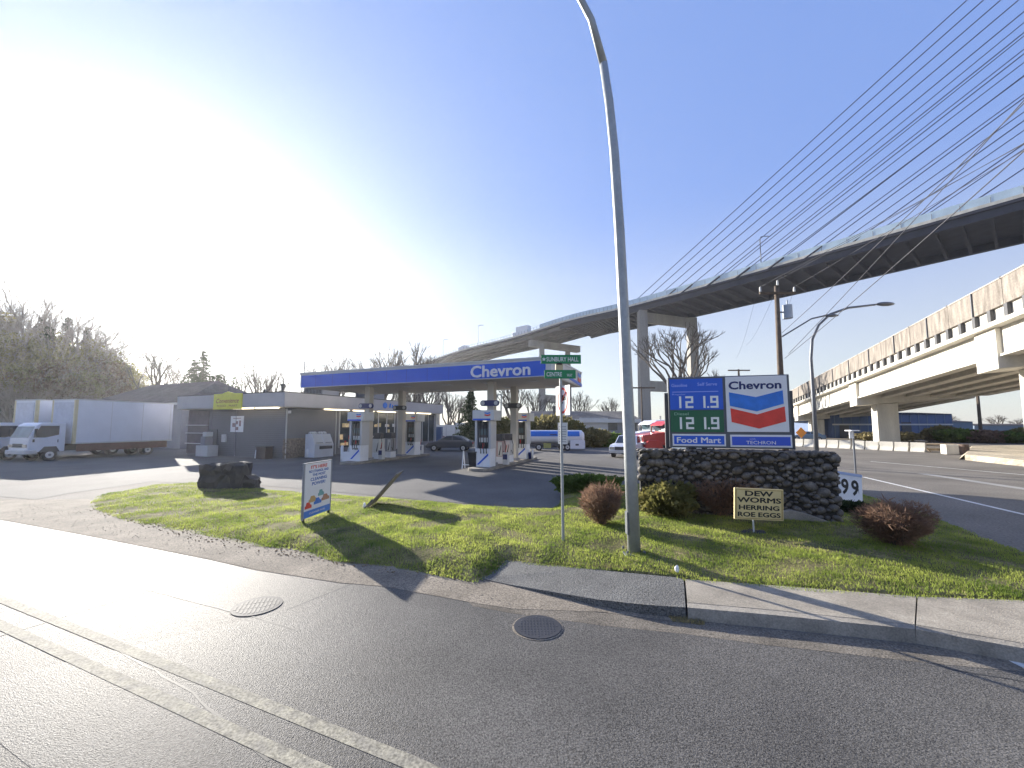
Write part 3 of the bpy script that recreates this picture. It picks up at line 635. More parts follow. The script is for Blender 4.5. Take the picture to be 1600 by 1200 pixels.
# buildings behind the shop
def gable(name, loc, rz, L_, D_, h, hr, wallm, roofm, label, cat, over=.4, chim=None, hip=0):
    r = empty(name, loc, rz, label, cat)
    MB().box(-L_/2, L_/2, -D_/2, D_/2, 0, h).build('wall', wallm, r)
    b = MB(); X_ = L_/2+over; Y_ = D_/2+over
    b.add([(-X_,-Y_,h),(X_,-Y_,h),(X_,Y_,h),(-X_,Y_,h),(-X_+hip,0,h+hr),(X_-hip,0,h+hr)], [(0,1,5,4),(2,3,4,5),(0,4,3),(1,2,5),(0,3,2,1)])
    rf = b.build('roof', roofm, r)
    MB().box(-X_, X_, -Y_-.06, -Y_, h-.2, h+.02).build('gutter', offwhite, r)
    return r
gable('long_house', lot(-58, 31), GA, 21, 11, 4.7, 3.0, midgrey, shingle, 'long low house with a grey hipped roof rising behind the shop', 'house', hip=4)
# ================================================================ FOREGROUND POLES
# big lamp post beside the shrub
base = gp(990, 865, .15)
r = empty('street_lamp', base, 0, 'tall tapering grey street lamp post beside the round brown shrub, curving left at the top', 'street lamp')
pp = [at(x, y, base.y) for x, y in [(991,862),(984,700),(976,520),(968,360),(960,240),(952,160),(943,100)]]
ex = pp[-1]; e2 = [ex+Vector((-.25,-.1,.85)), ex+Vector((-.7,-.3,1.5)), ex+Vector((-1.5,-.6,1.95)), ex+Vector((-2.4,-1.0,2.1))]
MB().tube(pp, [.118,.112,.104,.097,.09,.085,.08], 10).build('pole', galv, r, world=True, smooth=True)
MB().tube([pp[-1]]+e2, [.08,.07,.06,.052,.045], 10).build('lamp_arm', galv, r, world=True, smooth=True)
lh = MB().ball(e2[-1]+Vector((-.3,-.1,-.02)), (.38,.17,.09), 12, 6).build('lamp_head', ltgrey, r, world=True, smooth=True)
q = Vector((0,0,.0))
MB().box(-.2,.2,-.2,.2,-.02,.03).build('base_plate', galv_dk, r, bevel=.01)
for sx in (-.15,.15):
    for sy in (-.15,.15): MB().cyl((sx,sy,.03),(sx,sy,.09), .022, n=6).build('anchor_bolt', galv_dk, r)
MB().box(-.125,-.1,-.07,.07,.35,.75).build('access_cover', galv_dk, r)
MB().cyl((0,0,-.1),(0,0,.0), .34, .30, n=20).build('concrete_footing', kerbm, r)
# street name post
base = gp(880, 847, .17)
r = empty('street_sign_post', base, 0, 'thin grey post with two green street name blades and a red ringed traffic sign', 'street sign')
Y0 = base.y
def hz(px, py, Y=Y0): return at(px, py, Y)-base
MB().cyl((0,0,-.05), hz(875.5,562), .03, n=10).build('post', galv, r)
def flat(px0, py0, px1, py1, Y=Y0):
    a = hz(px0, py1, Y); c = hz(px1, py0, Y); return a.x, c.x, a.z, c.z
for (bx, name, txt, cx_, tw) in (((845,555,907,569), 'name_blade', 'SUNBURY HALL', 879, 50), ((850,578.5,899,592), 'name_blade', 'CENTRE', 866, 24)):
    x0_, x1_, z0_, z1_ = flat(*bx)
    bl = MB().box(x0_, x1_, -.055, -.045, z0_, z1_).build(name, sgreen, r, bevel=.003)
    px = (cx_-800)/F*Y0-base.x
    text('blade_lettering', txt, bl, signwhite, px, (z0_+z1_)/2, tw/F*Y0, (z1_-z0_)*.5, -.0552, ext=.003, bold=.01)
    if txt == 'CENTRE':
        text('small_blade_lettering', 'WAY', bl, signwhite, (890-800)/F*Y0-base.x, (z0_+z1_)/2-.02, .11, .06, -.0552, ext=.003)
    else:
        b = MB(); cx0 = (850-800)/F*Y0-base.x; cz0 = (z0_+z1_)/2
        b.prism([(cx0+math.cos(k*math.pi/5+math.pi/2)*(.045 if k % 2 == 0 else .02), cz0+math.sin(k*math.pi/5+math.pi/2)*(.045 if k % 2 == 0 else .02)) for k in range(10)], 'y', -.059, -.0552)
        b.build('star_mark', signwhite, bl)
x0_, x1_, z0_, z1_ = flat(868,569,879,579)
MB().box(x0_, x1_, -.05, .03, z0_, z1_).build('blade_bracket', M('worn cream bracket', (.5,.42,.25), .6), r)
MB().box(x0_+.02, x1_-.02, -.06, .03, z1_-.02, z1_+.02).build('clamp', black, r)
# red ringed sign seen at a steep angle
sr = MB(); a0 = hz(879, 626); sw = .27; sh_ = .30
so_ = MB().box(-sw, sw, -.004, .004, -sh_, sh_).build('traffic_sign_panel', signwhite, r, bevel=.002)
so_.location = (a0.x, -.035, a0.z); so_.rotation_euler = (0, 0, R(-66))
def ring(rx, rz, w, y, n=28):
    b = MB()
    for k in range(n):
        t0 = 2*math.pi*k/n; t1 = 2*math.pi*(k+1)/n
        b.quad((rx*math.cos(t0),y,rz*math.sin(t0)), (rx*math.cos(t1),y,rz*math.sin(t1)), ((rx-w)*math.cos(t1),y,(rz-w)*math.sin(t1)), ((rx-w)*math.cos(t0),y,(rz-w)*math.sin(t0)))
    return b
ring(.2,.265,.045,-.006).bar((.13,-.006,.17),(-.13,-.006,-.17),.03,.003).build('red_ring', logo_red, so_)
MB().box(-.1,.06,-.008,-.005,.0,.11).box(.065,.12,-.008,-.005,.0,.07).box(-.11,.02,-.008,-.005,-.06,-.035).build('truck_symbol', black, so_)
a1 = hz(879, 655)
s2 = MB().box(-.13,.13,-.004,.004,-.3,.13).build('notice_panel', offwhite, r); s2.location = (a1.x-.005, -.035, a1.z-.2); s2.rotation_euler = (0,0,R(-50))
b = MB()
for k in range(7): b.box(-.1,.1,-.007,-.005,-.26+k*.05,-.245+k*.05)
b.build('notice_small_print', midgrey, s2)
# ================================================================ PRICE SIGN ON STONE BASE
wl = gp(1000, 801, .17); wr = gp(1317, 818, .17); wd = Vector((wr.x-wl.x, wr.y-wl.y, 0)); WL = wd.length; wang = math.atan2(wd.y, wd.x)
WH = 1.68
r = empty('stone_sign_wall', (wl.x, wl.y, .17), wang, 'dark river stone wall carrying the price sign on the verge', 'stone wall')
MB().box(.03, WL-.03, .03, .57, -.1, WH-.03).build('mortar_core', mortar, r)
b = MB(); rs = random.Random(21)
def stones(b, fn, LX, LZ, n):
    pts = []
    for k in range(n*6):
        x = rs.uniform(.05, LX-.05); z = rs.uniform(.0, LZ-.06); s = rs.choice((rs.uniform(.04,.07), rs.uniform(.06,.12), rs.uniform(.09,.15)))
        if all((x-p[0])**2+(z-p[1])**2 > (.78*(s+p[2]))**2 for p in pts): pts.append((x, z, s))
        if len(pts) >= n: break
    for x, z, s in pts: fn(b, x, z, s)
def front_st(b, x, z, s):
    st0 = len(b.v); a = rs.uniform(-.5,.5); b.ball((0,0,0), (s*rs.uniform(1.05,1.35), .06+s*.3, s*rs.uniform(.75,.95)), 9, 6, .08, rs)
    b.xf(lambda X_, Y_, Z_: (x+X_*math.cos(a)-Z_*math.sin(a), .03+Y_, z+X_*math.sin(a)+Z_*math.cos(a)), st0)
stones(b, front_st, WL, WH, 620)
def end_st(b, x, z, s): b.ball((WL-.03, x, z), (.05+s*.3, s*1.1, s*.8), 9, 6, .08, rs)
stones(b, end_st, .6, WH, 60)
def top_st(b, x, z, s): b.ball((x, z, WH-.04), (s*1.2, s, .04), 8, 4, .08, rs)
stones(b, top_st, WL, .6, 110)
b.build('stonework', stone, r, smooth=True, fix=False)
MB().prism([(WL-1.45,-.1),(WL-.3,-.1),(WL-.32,.05),(WL-.75,.2),(WL-1.1,.28),(WL-1.42,.2)], 'y', -.14, .02).build('concrete_patch', kerbm, r, bevel=.02)
def wsol(px, off=.28): # distance along the wall for a pixel column
    nn_ = Vector((-wd.y, wd.x, 0)).normalized(); o0 = Vector((wl.x, wl.y, 0)) + nn_*off; d = wd.normalized(); rt = (px-800)/F
    return (rt*o0.y - o0.x)/(d.x - rt*d.y)
sx0, sx1 = wsol(1046)-.02, wsol(1234)+.02; sw_ = sx1-sx0
wdn = wd.normalized(); nn_ = Vector((-wd.y, wd.x, 0)).normalized()
pr = Vector((wl.x, wl.y, 0)) + nn_*.28 + wdn*sx0
dist = pr.y; ztop = at(1045, 590, dist).z; zbot = at(1049, 699, dist).z
r = empty('price_sign', (pr.x, pr.y, zbot), wang, 'fuel price and brand sign cabinet with blue, green and white panels on the stone wall', 'sign')
SH = ztop-zbot
def SX(p): return (p-110)/1380*sw_
def SZ(p): return SH-(p-110)/835*SH
MB().box(0, sw_, -.0, .3, 0, SH).build('cabinet', M('sign cabinet grey', (.1,.11,.13), .5, metal=.3), r, bevel=.01)
for xx in (-.09, sw_+.01): MB().box(xx, xx+.08, .08, .2, -.02, SH*.78).build('side_post', dkgrey, r)
def panel(n, a, c, z0, z1, m, y=-.02): return MB().box(SX(a), SX(c), y, -.002 if y == -.02 else y+.008, SZ(z1), SZ(z0)).build(n, m, r, bevel=.004)
pb = panel('price_panel', 128, 752, 135, 500, blue); pg = panel('diesel_panel', 128, 752, 508, 762, green)
pw = panel('brand_panel', 785, 1462, 122, 758, signwhite)
fm = panel('name_strip', 145, 765, 785, 925, signwhite); MB().box(SX(163), SX(747), -.026, -.0205, SZ(905), SZ(805)).build('strip_face', blue, fm)
tm = panel('name_strip', 815, 1485, 790, 930, signwhite); MB().box(SX(833), SX(1467), -.026, -.0205, SZ(910), SZ(812)).build('strip_face', M('medium blue', (.03,.09,.55), .4, var=.06), tm)
ledw = M('price digits', (.78,.8,.78), .5, var=.05); faint = M('faint blue lettering', (.32,.42,.85), .5, var=0); faint_g = M('faint green lettering', (.2,.4,.28), .5, var=0)
SEG = {'0':'abcdef','1':'bc','2':'abged','3':'abgcd','4':'fgbc','5':'afgcd','6':'afgedc','7':'abc','8':'abcdefg','9':'abcdfg'}
def digit(b, ch, x, z, w, h, y, t=.2):
    T = w*t*1.35; g = {'a':(0,w,h-T,h),'d':(0,w,0,T),'g':(0,w,(h-T)/2,(h+T)/2),'f':(0,T,h/2,h),'b':(w-T,w,h/2,h),'e':(0,T,0,h/2),'c':(w-T,w,0,h/2)}
    for k, s in enumerate(SEG[ch]):
        a = g[s]; b.box(x+a[0], x+a[1], y-.004-.0006*k, y, z+a[2], z+a[3])
for nm, zz in (('price_digits', (340, 480)), ('price_digits', (588, 728))):
    par = pb if zz[0] == 340 else pg; b = MB(); hh = SZ(zz[0])-SZ(zz[1]); z_ = SZ(zz[1]); dw = SX(405)-SX(312)
    for ch, px_ in (('1',170),('2',312),('1',455),('9',604)):
        b = MB(); digit(b, ch, SX(px_), z_, dw, hh, -.021); b.build('price_digit', ledw, par)
    MB().box(SX(565), SX(588), -.026, -.021, z_, z_+.045).build('decimal_point', ledw, par)
text('small_lettering', 'Gasoline', pb, faint, SX(245), SZ(208), SX(340)-SX(150), .085, -.0205, bold=.01)
text('small_lettering', 'Self Serve', pb, faint, SX(575), SZ(200), SX(688)-SX(460), .085, -.0205, bold=.01)
text('small_lettering', 'Regular', pb, faint, SX(240), SZ(318), SX(325)-SX(160), .05, -.0205)
MB().box(SX(160), SX(700), -.024, -.0205, SZ(292), SZ(284)).build('divider_line', faint, pb)
text('small_lettering', 'Diesel', pg, faint_g, SX(260), SZ(548), SX(345)-SX(175), .075, -.0205, bold=.01)
text('strip_lettering', 'Food Mart', fm, signwhite, SX(452), SZ(856), SX(708)-SX(195), .15, -.0265, bold=.02)
text('strip_lettering', 'TECHRON', tm, signwhite, SX(1150), SZ(878), SX(1305)-SX(985), .085, -.0265, bold=.004)
text('small_lettering', 'with', tm, faint, SX(1060), SZ(836), .14, .045, -.0265)
text('brand_lettering', 'Chevron', pw, navy, SX(1110), SZ(224), SX(1400)-SX(818), SZ(180)-SZ(275), -.0205, bold=.03)
def poly_s(n, P, m):
    MB().prism([(SX(p[0]), SZ(p[1])) for p in P], 'y', -.026, -.0205).build(n, m, pw)
poly_s('blue_v_band', [(820,302),(1118,362),(1412,290),(1416,440),(1122,525),(826,460)], logo_blue)
poly_s('red_v_band', [(830,486),(1124,560),(1424,472),(1430,640),(1138,720),(838,645)], logo_red)
# ---- bait sign
base = gp(1178, 836, .17); r = empty('bait_sign', base, 0, 'cream board on a thin stake reading DEW WORMS HERRING ROE EGGS', 'sign')
a = at(1146, 812, base.y)-base; c = at(1220, 763, base.y)-base
bo = MB().box(a.x, c.x, -.02, .02, a.z, c.z).build('board', cream, r, bevel=.006); bo.rotation_euler = (0, R(2.5), 0)
MB().box(a.x+.02, a.x+.045, -.024, -.0205, a.z+.02, c.z-.02).box(c.x-.045, c.x-.02, -.024, -.0205, a.z+.02, c.z-.02).box(a.x+.02, c.x-.02, -.0245, -.021, a.z+.02, a.z+.035).box(a.x+.02, c.x-.02, -.0245, -.021, c.z-.035, c.z-.02).build('border', M('ochre border', (.4,.28,.1), .6), bo)
HH = c.z-a.z; cxm = (a.x+c.x)/2; blk = M('black lettering', (.015,.013,.012), .6, var=0)
for k, (s_, w_, hh, zf) in enumerate((('DEW', .50, .15, .84), ('WORMS', .78, .15, .63), ('HERRING', .72, .135, .39), ('ROE EGGS', .76, .135, .17))):
    text('bait_lettering', s_, bo, blk, cxm, a.z+HH*zf, (c.x-a.x)*w_*1.15, HH*hh*1.12, -.0205, bold=.03)
MB().cyl((0.01,.01,-.05), (.0,.01,a.z+.1), .018, n=8).build('stake', ltgrey, r)
for k, (dx, dy, s) in enumerate(((-.16,.02,.13),(.12,-.03,.15),(.02,.12,.12))):
    o = MB().ball((0,0,.03), (s, s*.8, s*.5), 9, 6, .12, random.Random(k)).build('footing_rock', rockm, smooth=False); o.location = base+Vector((dx,dy,0))
    tag(o, ['small dark rock left of the bait sign stake','largest dark rock right of the bait sign stake','small dark rock behind the bait sign stake'][k], 'rock', 'rocks around the bait sign stake')
# ---- 99 sign behind the wall
pt = gp(1330, 792, .1); r = empty('tilted_price_board', pt, R(-8), 'tilted white price board ending in 99 half hidden behind the stone wall', 'sign')
bb = MB().box(-.75,.3,-.03,.03,.16,.98).build('board', signwhite, r, bevel=.01); bb.rotation_euler = (R(-12), R(9), 0)
for cx_ in (-.17, .1): text('board_numeral', '9', bb, blk, cx_, .56, .2, .46, -.031, bold=.03)
MB().box(-.75,.3,-.045,-.0305,.9,.98).build('top_rail', M('pale blue trim', (.35,.42,.6), .5), bb)
for sx in (-.6,.22): MB().bar((sx,.02,-.05),(sx+.05,.1,.5), .04).build('leg', galv_dk, r)
# ---- lawn advertising sign
fl = gp(472, 824, .05); fr = gp(514, 806, .07); d_ = fr-fl; ang = math.atan2(d_.y, d_.x); Wd = d_.length
r = empty('lawn_sign', (fl.x, fl.y, .03), ang, 'upright white lawn sign with blue and red lettering and a blue foot band', 'sign')
dist = fl.y; zt = at(466, 728, dist).z-.03; zb = at(470, 812, dist).z-.03
zt2 = at(510, 717, fr.y).z-.03
bo = MB().box(0, Wd, -.015, .015, zb, (zt+zt2)/2).build('board', signwhite, r, bevel=.004)
HH = (zt+zt2)/2-zb
fr_ = MB()
for xx in (-.03, Wd): fr_.box(xx, xx+.03, -.025, .025, zb-.02, (zt+zt2)/2+.02)
fr_.box(0, Wd, -.024, .024, (zt+zt2)/2, (zt+zt2)/2+.02).build('frame', midgrey, r)
for xx in (.0, Wd-.06): MB().box(xx, xx+.05, -.02, .02, -.02, zb+.01).build('leg', black, r)
MB().box(-.02, Wd+.02, -.03, .03, .0, .03).build('foot_rail', midgrey, r)
for xx in (.02, Wd-.03): MB().bar((xx,-.3,.02),(xx,.3,.02), .035).build('foot', black, r)
lb = M('lettering blue', (.03,.12,.4), .5, var=0); lr = M('lettering red', (.6,.06,.05), .5, var=0)
for s_, w_, hh, zf, m_ in (("IT'S HERE", .62, .065, .925, lr), ('NO ETHANOL AND', .74, .052, .845, lb), ('THE MOST', .5, .052, .775, lb), ('CLEANING', .62, .062, .695, lb), ('POWER!', .5, .062, .61, lb)):
    text('lawn_sign_lettering', s_, bo, m_, Wd*.52, zb+HH*zf, Wd*w_, HH*hh, -.016, ext=.002, bold=.03)
MB().box(0.01, Wd-.01, -.019, -.0155, zb+.01, zb+HH*.13).build('blue_foot_band', M('band blue', (.06,.2,.6), .5), bo)
text('lawn_sign_lettering', 'CLEANER FUEL', bo, signwhite, Wd*.5, zb+HH*.07, Wd*.6, HH*.035, -.0195, ext=.002)
for k, (fx, fz, w_, m_) in enumerate(((.16,.2,.24,logo_red),(.32,.3,.3,M('toy ochre', (.5,.3,.1), .5)),(.5,.24,.28,logo_blue),(.62,.38,.22,M('toy teal', (.15,.35,.35), .5)),(.8,.27,.3,M('toy brown', (.4,.2,.12), .5)))):
    cxx = Wd*fx; czz = zb+HH*fz; ww = Wd*w_/2; b = MB()
    b.prism([(cxx-ww, czz-.04), (cxx+ww, czz-.04), (cxx+ww, czz+.03), (cxx+ww*.6, czz+.05), (cxx+ww*.3, czz+.11), (cxx-ww*.5, czz+.11), (cxx-ww*.7, czz+.04), (cxx-ww, czz+.02)], 'y', -.0185-.0008*k, -.0155)
    b.build('toy_car_picture', m_, bo)
# ---- tilted sign seen edge on
pt = gp(570, 797, .08); r = empty('fallen_lawn_sign', pt, R(56), 'flat yard sign leaning far over to the right and seen almost edge on', 'sign')
# board plane: leans along +x (image right and away)
tp = at(622, 738, pt.y+.1)-pt
ux = Vector((tp.x, tp.y, tp.z)); side = Vector((-.06, .998, 0)).normalized()*.95
r.rotation_euler = (0,0,0)
nrm_ = ux.cross(side).normalized()*.018
p0 = ux*.1-side*.5+Vector((0,.3,0))
V = [p0, p0+side, p0+side+ux*.88, p0+ux*.88]
MB().add([v-nrm_ for v in V]+[v+nrm_ for v in V], [(0,1,2,3),(4,7,6,5),(0,4,5,1),(1,5,6,2),(2,6,7,3),(3,7,4,0)]).build('board', M('shaded board', (.2,.18,.15), .8), r)  # board coloured dark to stand for the shade on its visible face
for t in (-.42, .42): MB().bar(side*t, side*t+ux*.35, .035).build('leg', dkgrey, r)
MB().bar(side*.5-Vector((.1,0,0)), side*-.5-Vector((.1,0,0)), .06).build('foot_rail', ltgrey, r)
MB().ball((.03,-.12,.1), (.05,.05,.14), 8, 5).build('white_weight', signwhite, r)
# ---- dark rocks on the left of the verge
for k, (px, py, sx, sy, sz, lab) in enumerate(((326,764,.5,.45,.98,'left block of the dark rocks on the verge, flat topped'),(350,765,.48,.45,1.0,'middle block of the dark rocks on the verge, sunlit top edge'),(370,764,.4,.4,.62,'lowest dark rock at the right end of the row on the verge'))):
    o = MB(); rs = random.Random(40+k); o.box(-sx, sx, -sy, sy, -.1, sz)
    bm = bmesh.new(); me = bpy.data.meshes.new('boulder'); me.from_pydata(o.v, [], o.f); bm.from_mesh(me); bmesh.ops.subdivide_edges(bm, edges=bm.edges, cuts=4, use_grid_fill=True)
    for v in bm.verts:
        n_ = Vector((v.co.x/sx, v.co.y/sy, (v.co.z-sz*.45)/(sz*.55))); k_ = 1-.10*max(0, n_.length-1.15)
        v.co = Vector((v.co.x*k_, v.co.y*k_, v.co.z*(k_ if v.co.z > 0 else 1))) + Vector((rs.uniform(-.07,.07), rs.uniform(-.07,.07), rs.uniform(-.07,.06)))
        if k == 2: v.co.z *= max(.25, 1-.9*max(0, v.co.x+.05))
    bm.to_mesh(me); bm.free(); me.materials.append(rockm); me.update(); ob = bpy.data.objects.new('boulder', me); SC.collection.objects.link(ob)
    p = gp(px, py, .06); ob.location = (p.x, p.y+.5, .0); ob.rotation_euler = (0,0,R((-12,8,20)[k])); tag(ob, lab, 'boulder', 'dark boulders on the verge')
# ---- manhole covers
p = (gp(367,948)+gp(437,947))/2; rr = (gp(437,948)-gp(367,948)).length/2
r = empty('drain_grate', (p.x, p.y, .0035), R(20), 'round slotted iron drain grate in the sunlit street', 'drain cover')
MB().cyl((0,0,0),(0,0,.008), rr, n=40).build('frame', M('iron', (.05,.05,.055), .7, metal=.1, var=.2, spec=.2), r)
b = MB()
for i in range(-5, 6):
    for j in (-1, 0, 1):
        x_ = i*rr*.165; 
        if abs(x_) < rr*.9:
            hl = math.sqrt(max(0, (rr*.86)**2-x_*x_))*.29; cy = j*hl*2.15; b.box(x_-.013, x_+.013, cy-hl, cy+hl, .0085, .0105)
b.build('slots', black, r)
p = (gp(803,981)+gp(877,980))/2; rr = (gp(877,981)-gp(803,981)).length/2
r = empty('manhole_cover', (p.x, p.y, .0055), 0, 'round solid iron manhole cover in the shaded grey street', 'manhole cover')
MB().cyl((0,0,0),(0,0,.004), rr*1.08, n=40).build('concrete_rim', gravel, r); MB().cyl((0,0,.004),(0,0,.012), rr, n=40).build('frame', M('dark iron', (.05,.05,.055), .5, metal=.5, var=.2), r)
b = MB()
for i in range(-6, 7):
    for j in range(-6, 7):
        if (i*i+j*j)*.022 < .8: b.box(i*rr*.135-.009, i*rr*.135+.009, j*rr*.135-.009, j*rr*.135+.009, .012, .015)
b.build('tread_pattern', M('worn iron', (.085,.085,.09), .4, metal=.6), r)
o = MB().ball((0,0,.05), (.035,.03,.06), 7, 5, .15, random.Random(1)).build('paper_scrap', white); o.location = gp(1058,894,.17); tag(o, 'crumpled white paper scrap on the verge by the pavement', 'litter')
r = empty('planter_trough', gp(1086,803,.17), R(-10), 'low pale trough lying in front of the stone wall between the shrubs', 'planter')
MB().box(-.28,.28,-.1,.1,0,.14).build('trough_body', ltgrey, r, bevel=.01); MB().box(-.26,.26,-.08,.08,.14,.15).build('soil', mortar, r)
# ================================================================ CABLE STAYED BRIDGE
def V3(p): return Vector((p.x, p.y, p.z))
ctrl = [at(1600,303,69.7), at(1011,470,130), at(890,499,148), at(801,526.5,168.6), at(720,547,187.7), at(650,570,213), at(560,592,245)]
ctrl[0].z = ctrl[0].z
d01 = ctrl[0]-ctrl[1]; right = [ctrl[0]+d01*k for k in (.6, 1.4, 2.4)]
line = right[::-1] + ctrl + [ctrl[-1]+(ctrl[-1]-ctrl[-2])*1.5]
line = [V3(p) for p in line]
for i in range(5, len(line)-1): pass
# resample smoothly (Catmull-Rom)
def cr(P, t):
    i = int(t); f = t-i; p1 = P[i]; p2 = P[min(i+1, len(P)-1)]; p0 = P[max(i-1,0)]; p3 = P[min(i+2, len(P)-1)]
    return .5*((2*p1)+(p2-p0)*f+(2*p0-5*p1+4*p2-p3)*f*f+(3*p1-p0-3*p2+p3)*f*f*f)
DK = []; n = len(line)-1
for i in range(n):
    for k in range(6): DK.append(cr(line, i+k/6))
DK.append(line[-1])
BW = 23.4
def fr(i):
    d = DK[min(i+1, len(DK)-1)]-DK[max(i-1, 0)]; d.z = 0; d.normalize(); return Vector((-d.y, d.x, 0))*-1
PER = [fr(i) for i in range(len(DK))]   # points to the far side of the deck
if PER[20].y < 0: PER = [-p for p in PER]
def dpt(i, a, z): return DK[i] + PER[i]*a + Vector((0, 0, z))
def sweep(prof, i0, i1):
    b = MB(); m = len(prof)
    for i in range(i0, i1+1):
        for a, z in prof: b.v.append(tuple(dpt(i, a, z)))
    for i in range(i1-i0):
        for k in range(m): b.f.append((i*m+k, i*m+(k+1)%m, (i+1)*m+(k+1)%m, (i+1)*m+k)); b.mi.append(0)
    b.f.append(tuple(range(m))); b.mi.append(0); b.f.append(tuple((i1-i0)*m+k for k in range(m))[::-1]); b.mi.append(0)
    return b
foot = Vector((43.7, 133, 0)); NB = len(DK)-1
conc_app = M('shaded girder concrete', (.2,.19,.18), .9, var=.2, scale=.3, stretch=(1,1,.2))  # bridge concrete with the shade under the approach put into its colour
split = 31  # steel deck to the right, concrete approach to the left
br = empty('cable_stayed_bridge', foot, 0, 'high cable stayed road bridge with a dark underside crossing the sky', 'bridge')
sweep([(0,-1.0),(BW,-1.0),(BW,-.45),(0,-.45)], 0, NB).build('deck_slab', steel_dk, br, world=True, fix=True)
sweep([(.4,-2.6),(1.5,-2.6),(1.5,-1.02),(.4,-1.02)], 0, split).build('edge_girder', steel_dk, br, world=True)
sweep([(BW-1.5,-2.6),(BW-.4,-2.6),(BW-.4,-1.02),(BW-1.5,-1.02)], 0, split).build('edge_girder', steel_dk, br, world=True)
b = MB()
for i in range(0, split):
    for f in (0, .34, .67):
        p = dpt(i, 1.5, -1.9).lerp(dpt(i+1, 1.5, -1.9), f); q = dpt(i, BW-1.5, -1.9).lerp(dpt(i+1, BW-1.5, -1.9), f); b.bar(p, q, .5, 1.3)
b.build('floor_beams', steel_dk, br, world=True)
for a in (6, 11, 17):
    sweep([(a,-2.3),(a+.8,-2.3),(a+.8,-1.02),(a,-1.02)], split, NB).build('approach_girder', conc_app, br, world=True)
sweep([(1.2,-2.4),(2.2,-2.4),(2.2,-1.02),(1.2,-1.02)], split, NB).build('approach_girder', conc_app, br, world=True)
sweep([(-.05,-.46),(.25,-.46),(.25,.15),(-.05,.15)], 0, NB).build('edge_parapet', conc_lit, br, world=True)
sweep([(BW-.25,-.46),(BW+.05,-.46),(BW+.05,.15),(BW-.25,.15)], 0, NB).build('edge_parapet', conc_lit, br, world=True)
for a in (.05, BW-.1):
    sweep([(a,.2),(a+.05,.2),(a+.05,1.7),(a,1.7)], 0, split+2).build('wind_screen', rail_bl, br, world=True)
b = MB()
for i in range(NB):
    for k in range(3):
        p = dpt(i, .1, .1).lerp(dpt(i+1, .1, .1), k/3); b.bar(p, p+Vector((0,0,1.2)), .12)
b.build('railing_posts', steel_dk, br, world=True)
sweep([(.02,1.12),(.12,1.12),(.12,1.22),(.02,1.22)], split, NB).build('hand_rail', rail_bl, br, world=True)
# tower and cables: straight line through the right hand points
A1 = ctrl[1]; du = Vector(((A1-ctrl[0]).x, (A1-ctrl[0]).y, 0)); du.normalize(); per = PER[14]
slope = (A1.z-ctrl[0].z)/((A1-ctrl[0]).xy.length)
def dl(s, a, z): # s metres towards the tower from A1
    return Vector((A1.x-du.x*s+per.x*a, A1.y-du.y*s+per.y*a, A1.z-slope*s+z))
TS = 185.0
for a in (.5, BW-.5):
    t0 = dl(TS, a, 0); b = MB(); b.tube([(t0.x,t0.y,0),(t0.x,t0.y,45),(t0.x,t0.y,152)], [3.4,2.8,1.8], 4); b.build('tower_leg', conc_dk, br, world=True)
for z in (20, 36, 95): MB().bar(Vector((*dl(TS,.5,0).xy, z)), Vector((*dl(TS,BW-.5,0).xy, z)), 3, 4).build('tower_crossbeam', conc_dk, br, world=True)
slist = [-8.5,-3.6,1.3,6.2,11.5] + [19.5+8.0*k for k in range(14)]
for ip, a in enumerate((.55, BW-.55)):
    for k, s in enumerate(slist):
        p = dl(s, a, -.6); top = dl(TS, a, 0); top.z = 147 - 3.3*k*(1.0) if k < 19 else 80
        d = (top-p)
        b = MB(); b.tube([p, top], .115, 5); c = b.build('cable', M('cable', (.06,.075,.13), .6, var=0) if not (ip or k) else bpy.data.materials['cable'], br, world=True)
        e = p + d.normalized()*4.2
        b = MB(); b.tube([p, e], [.36,.28], 7); an = b.build('anchor_sleeve', steel_dk, c); 
# bents
def bent(p1, p2, top1, top2, w0, w1, cross, cap, label):
    b = MB()
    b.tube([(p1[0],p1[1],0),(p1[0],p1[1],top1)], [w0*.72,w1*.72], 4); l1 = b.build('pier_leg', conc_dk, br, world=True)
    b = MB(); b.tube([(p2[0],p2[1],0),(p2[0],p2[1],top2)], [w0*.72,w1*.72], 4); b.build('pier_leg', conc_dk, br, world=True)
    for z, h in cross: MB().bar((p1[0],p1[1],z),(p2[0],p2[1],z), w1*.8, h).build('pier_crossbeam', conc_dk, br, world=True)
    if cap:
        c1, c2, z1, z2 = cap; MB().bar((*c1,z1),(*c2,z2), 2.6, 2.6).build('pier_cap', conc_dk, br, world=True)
zt1 = at(1007,486,133).z
bent((43.7,133),(64.0,141.2), zt1, zt1-.3, 3.3, 2.6, [(15.2,3.4),(zt1-2.2,3.2)], None, '')
zc = at(840,536,164).z
bent((12.3,164.5),(24.2,173.5), zc, zc-1, 3.0, 1.9, [(13.0,3.2)], ((7.3,163.5),(29.0,173.2),zc-.2,zc-1.0), '')
pz = dpt(49, 8, 0); bent((pz.x,pz.y),(pz.x+9,pz.y+8), pz.z-2, pz.z-2, 3, 2, [(pz.z-3,2)], None, '')
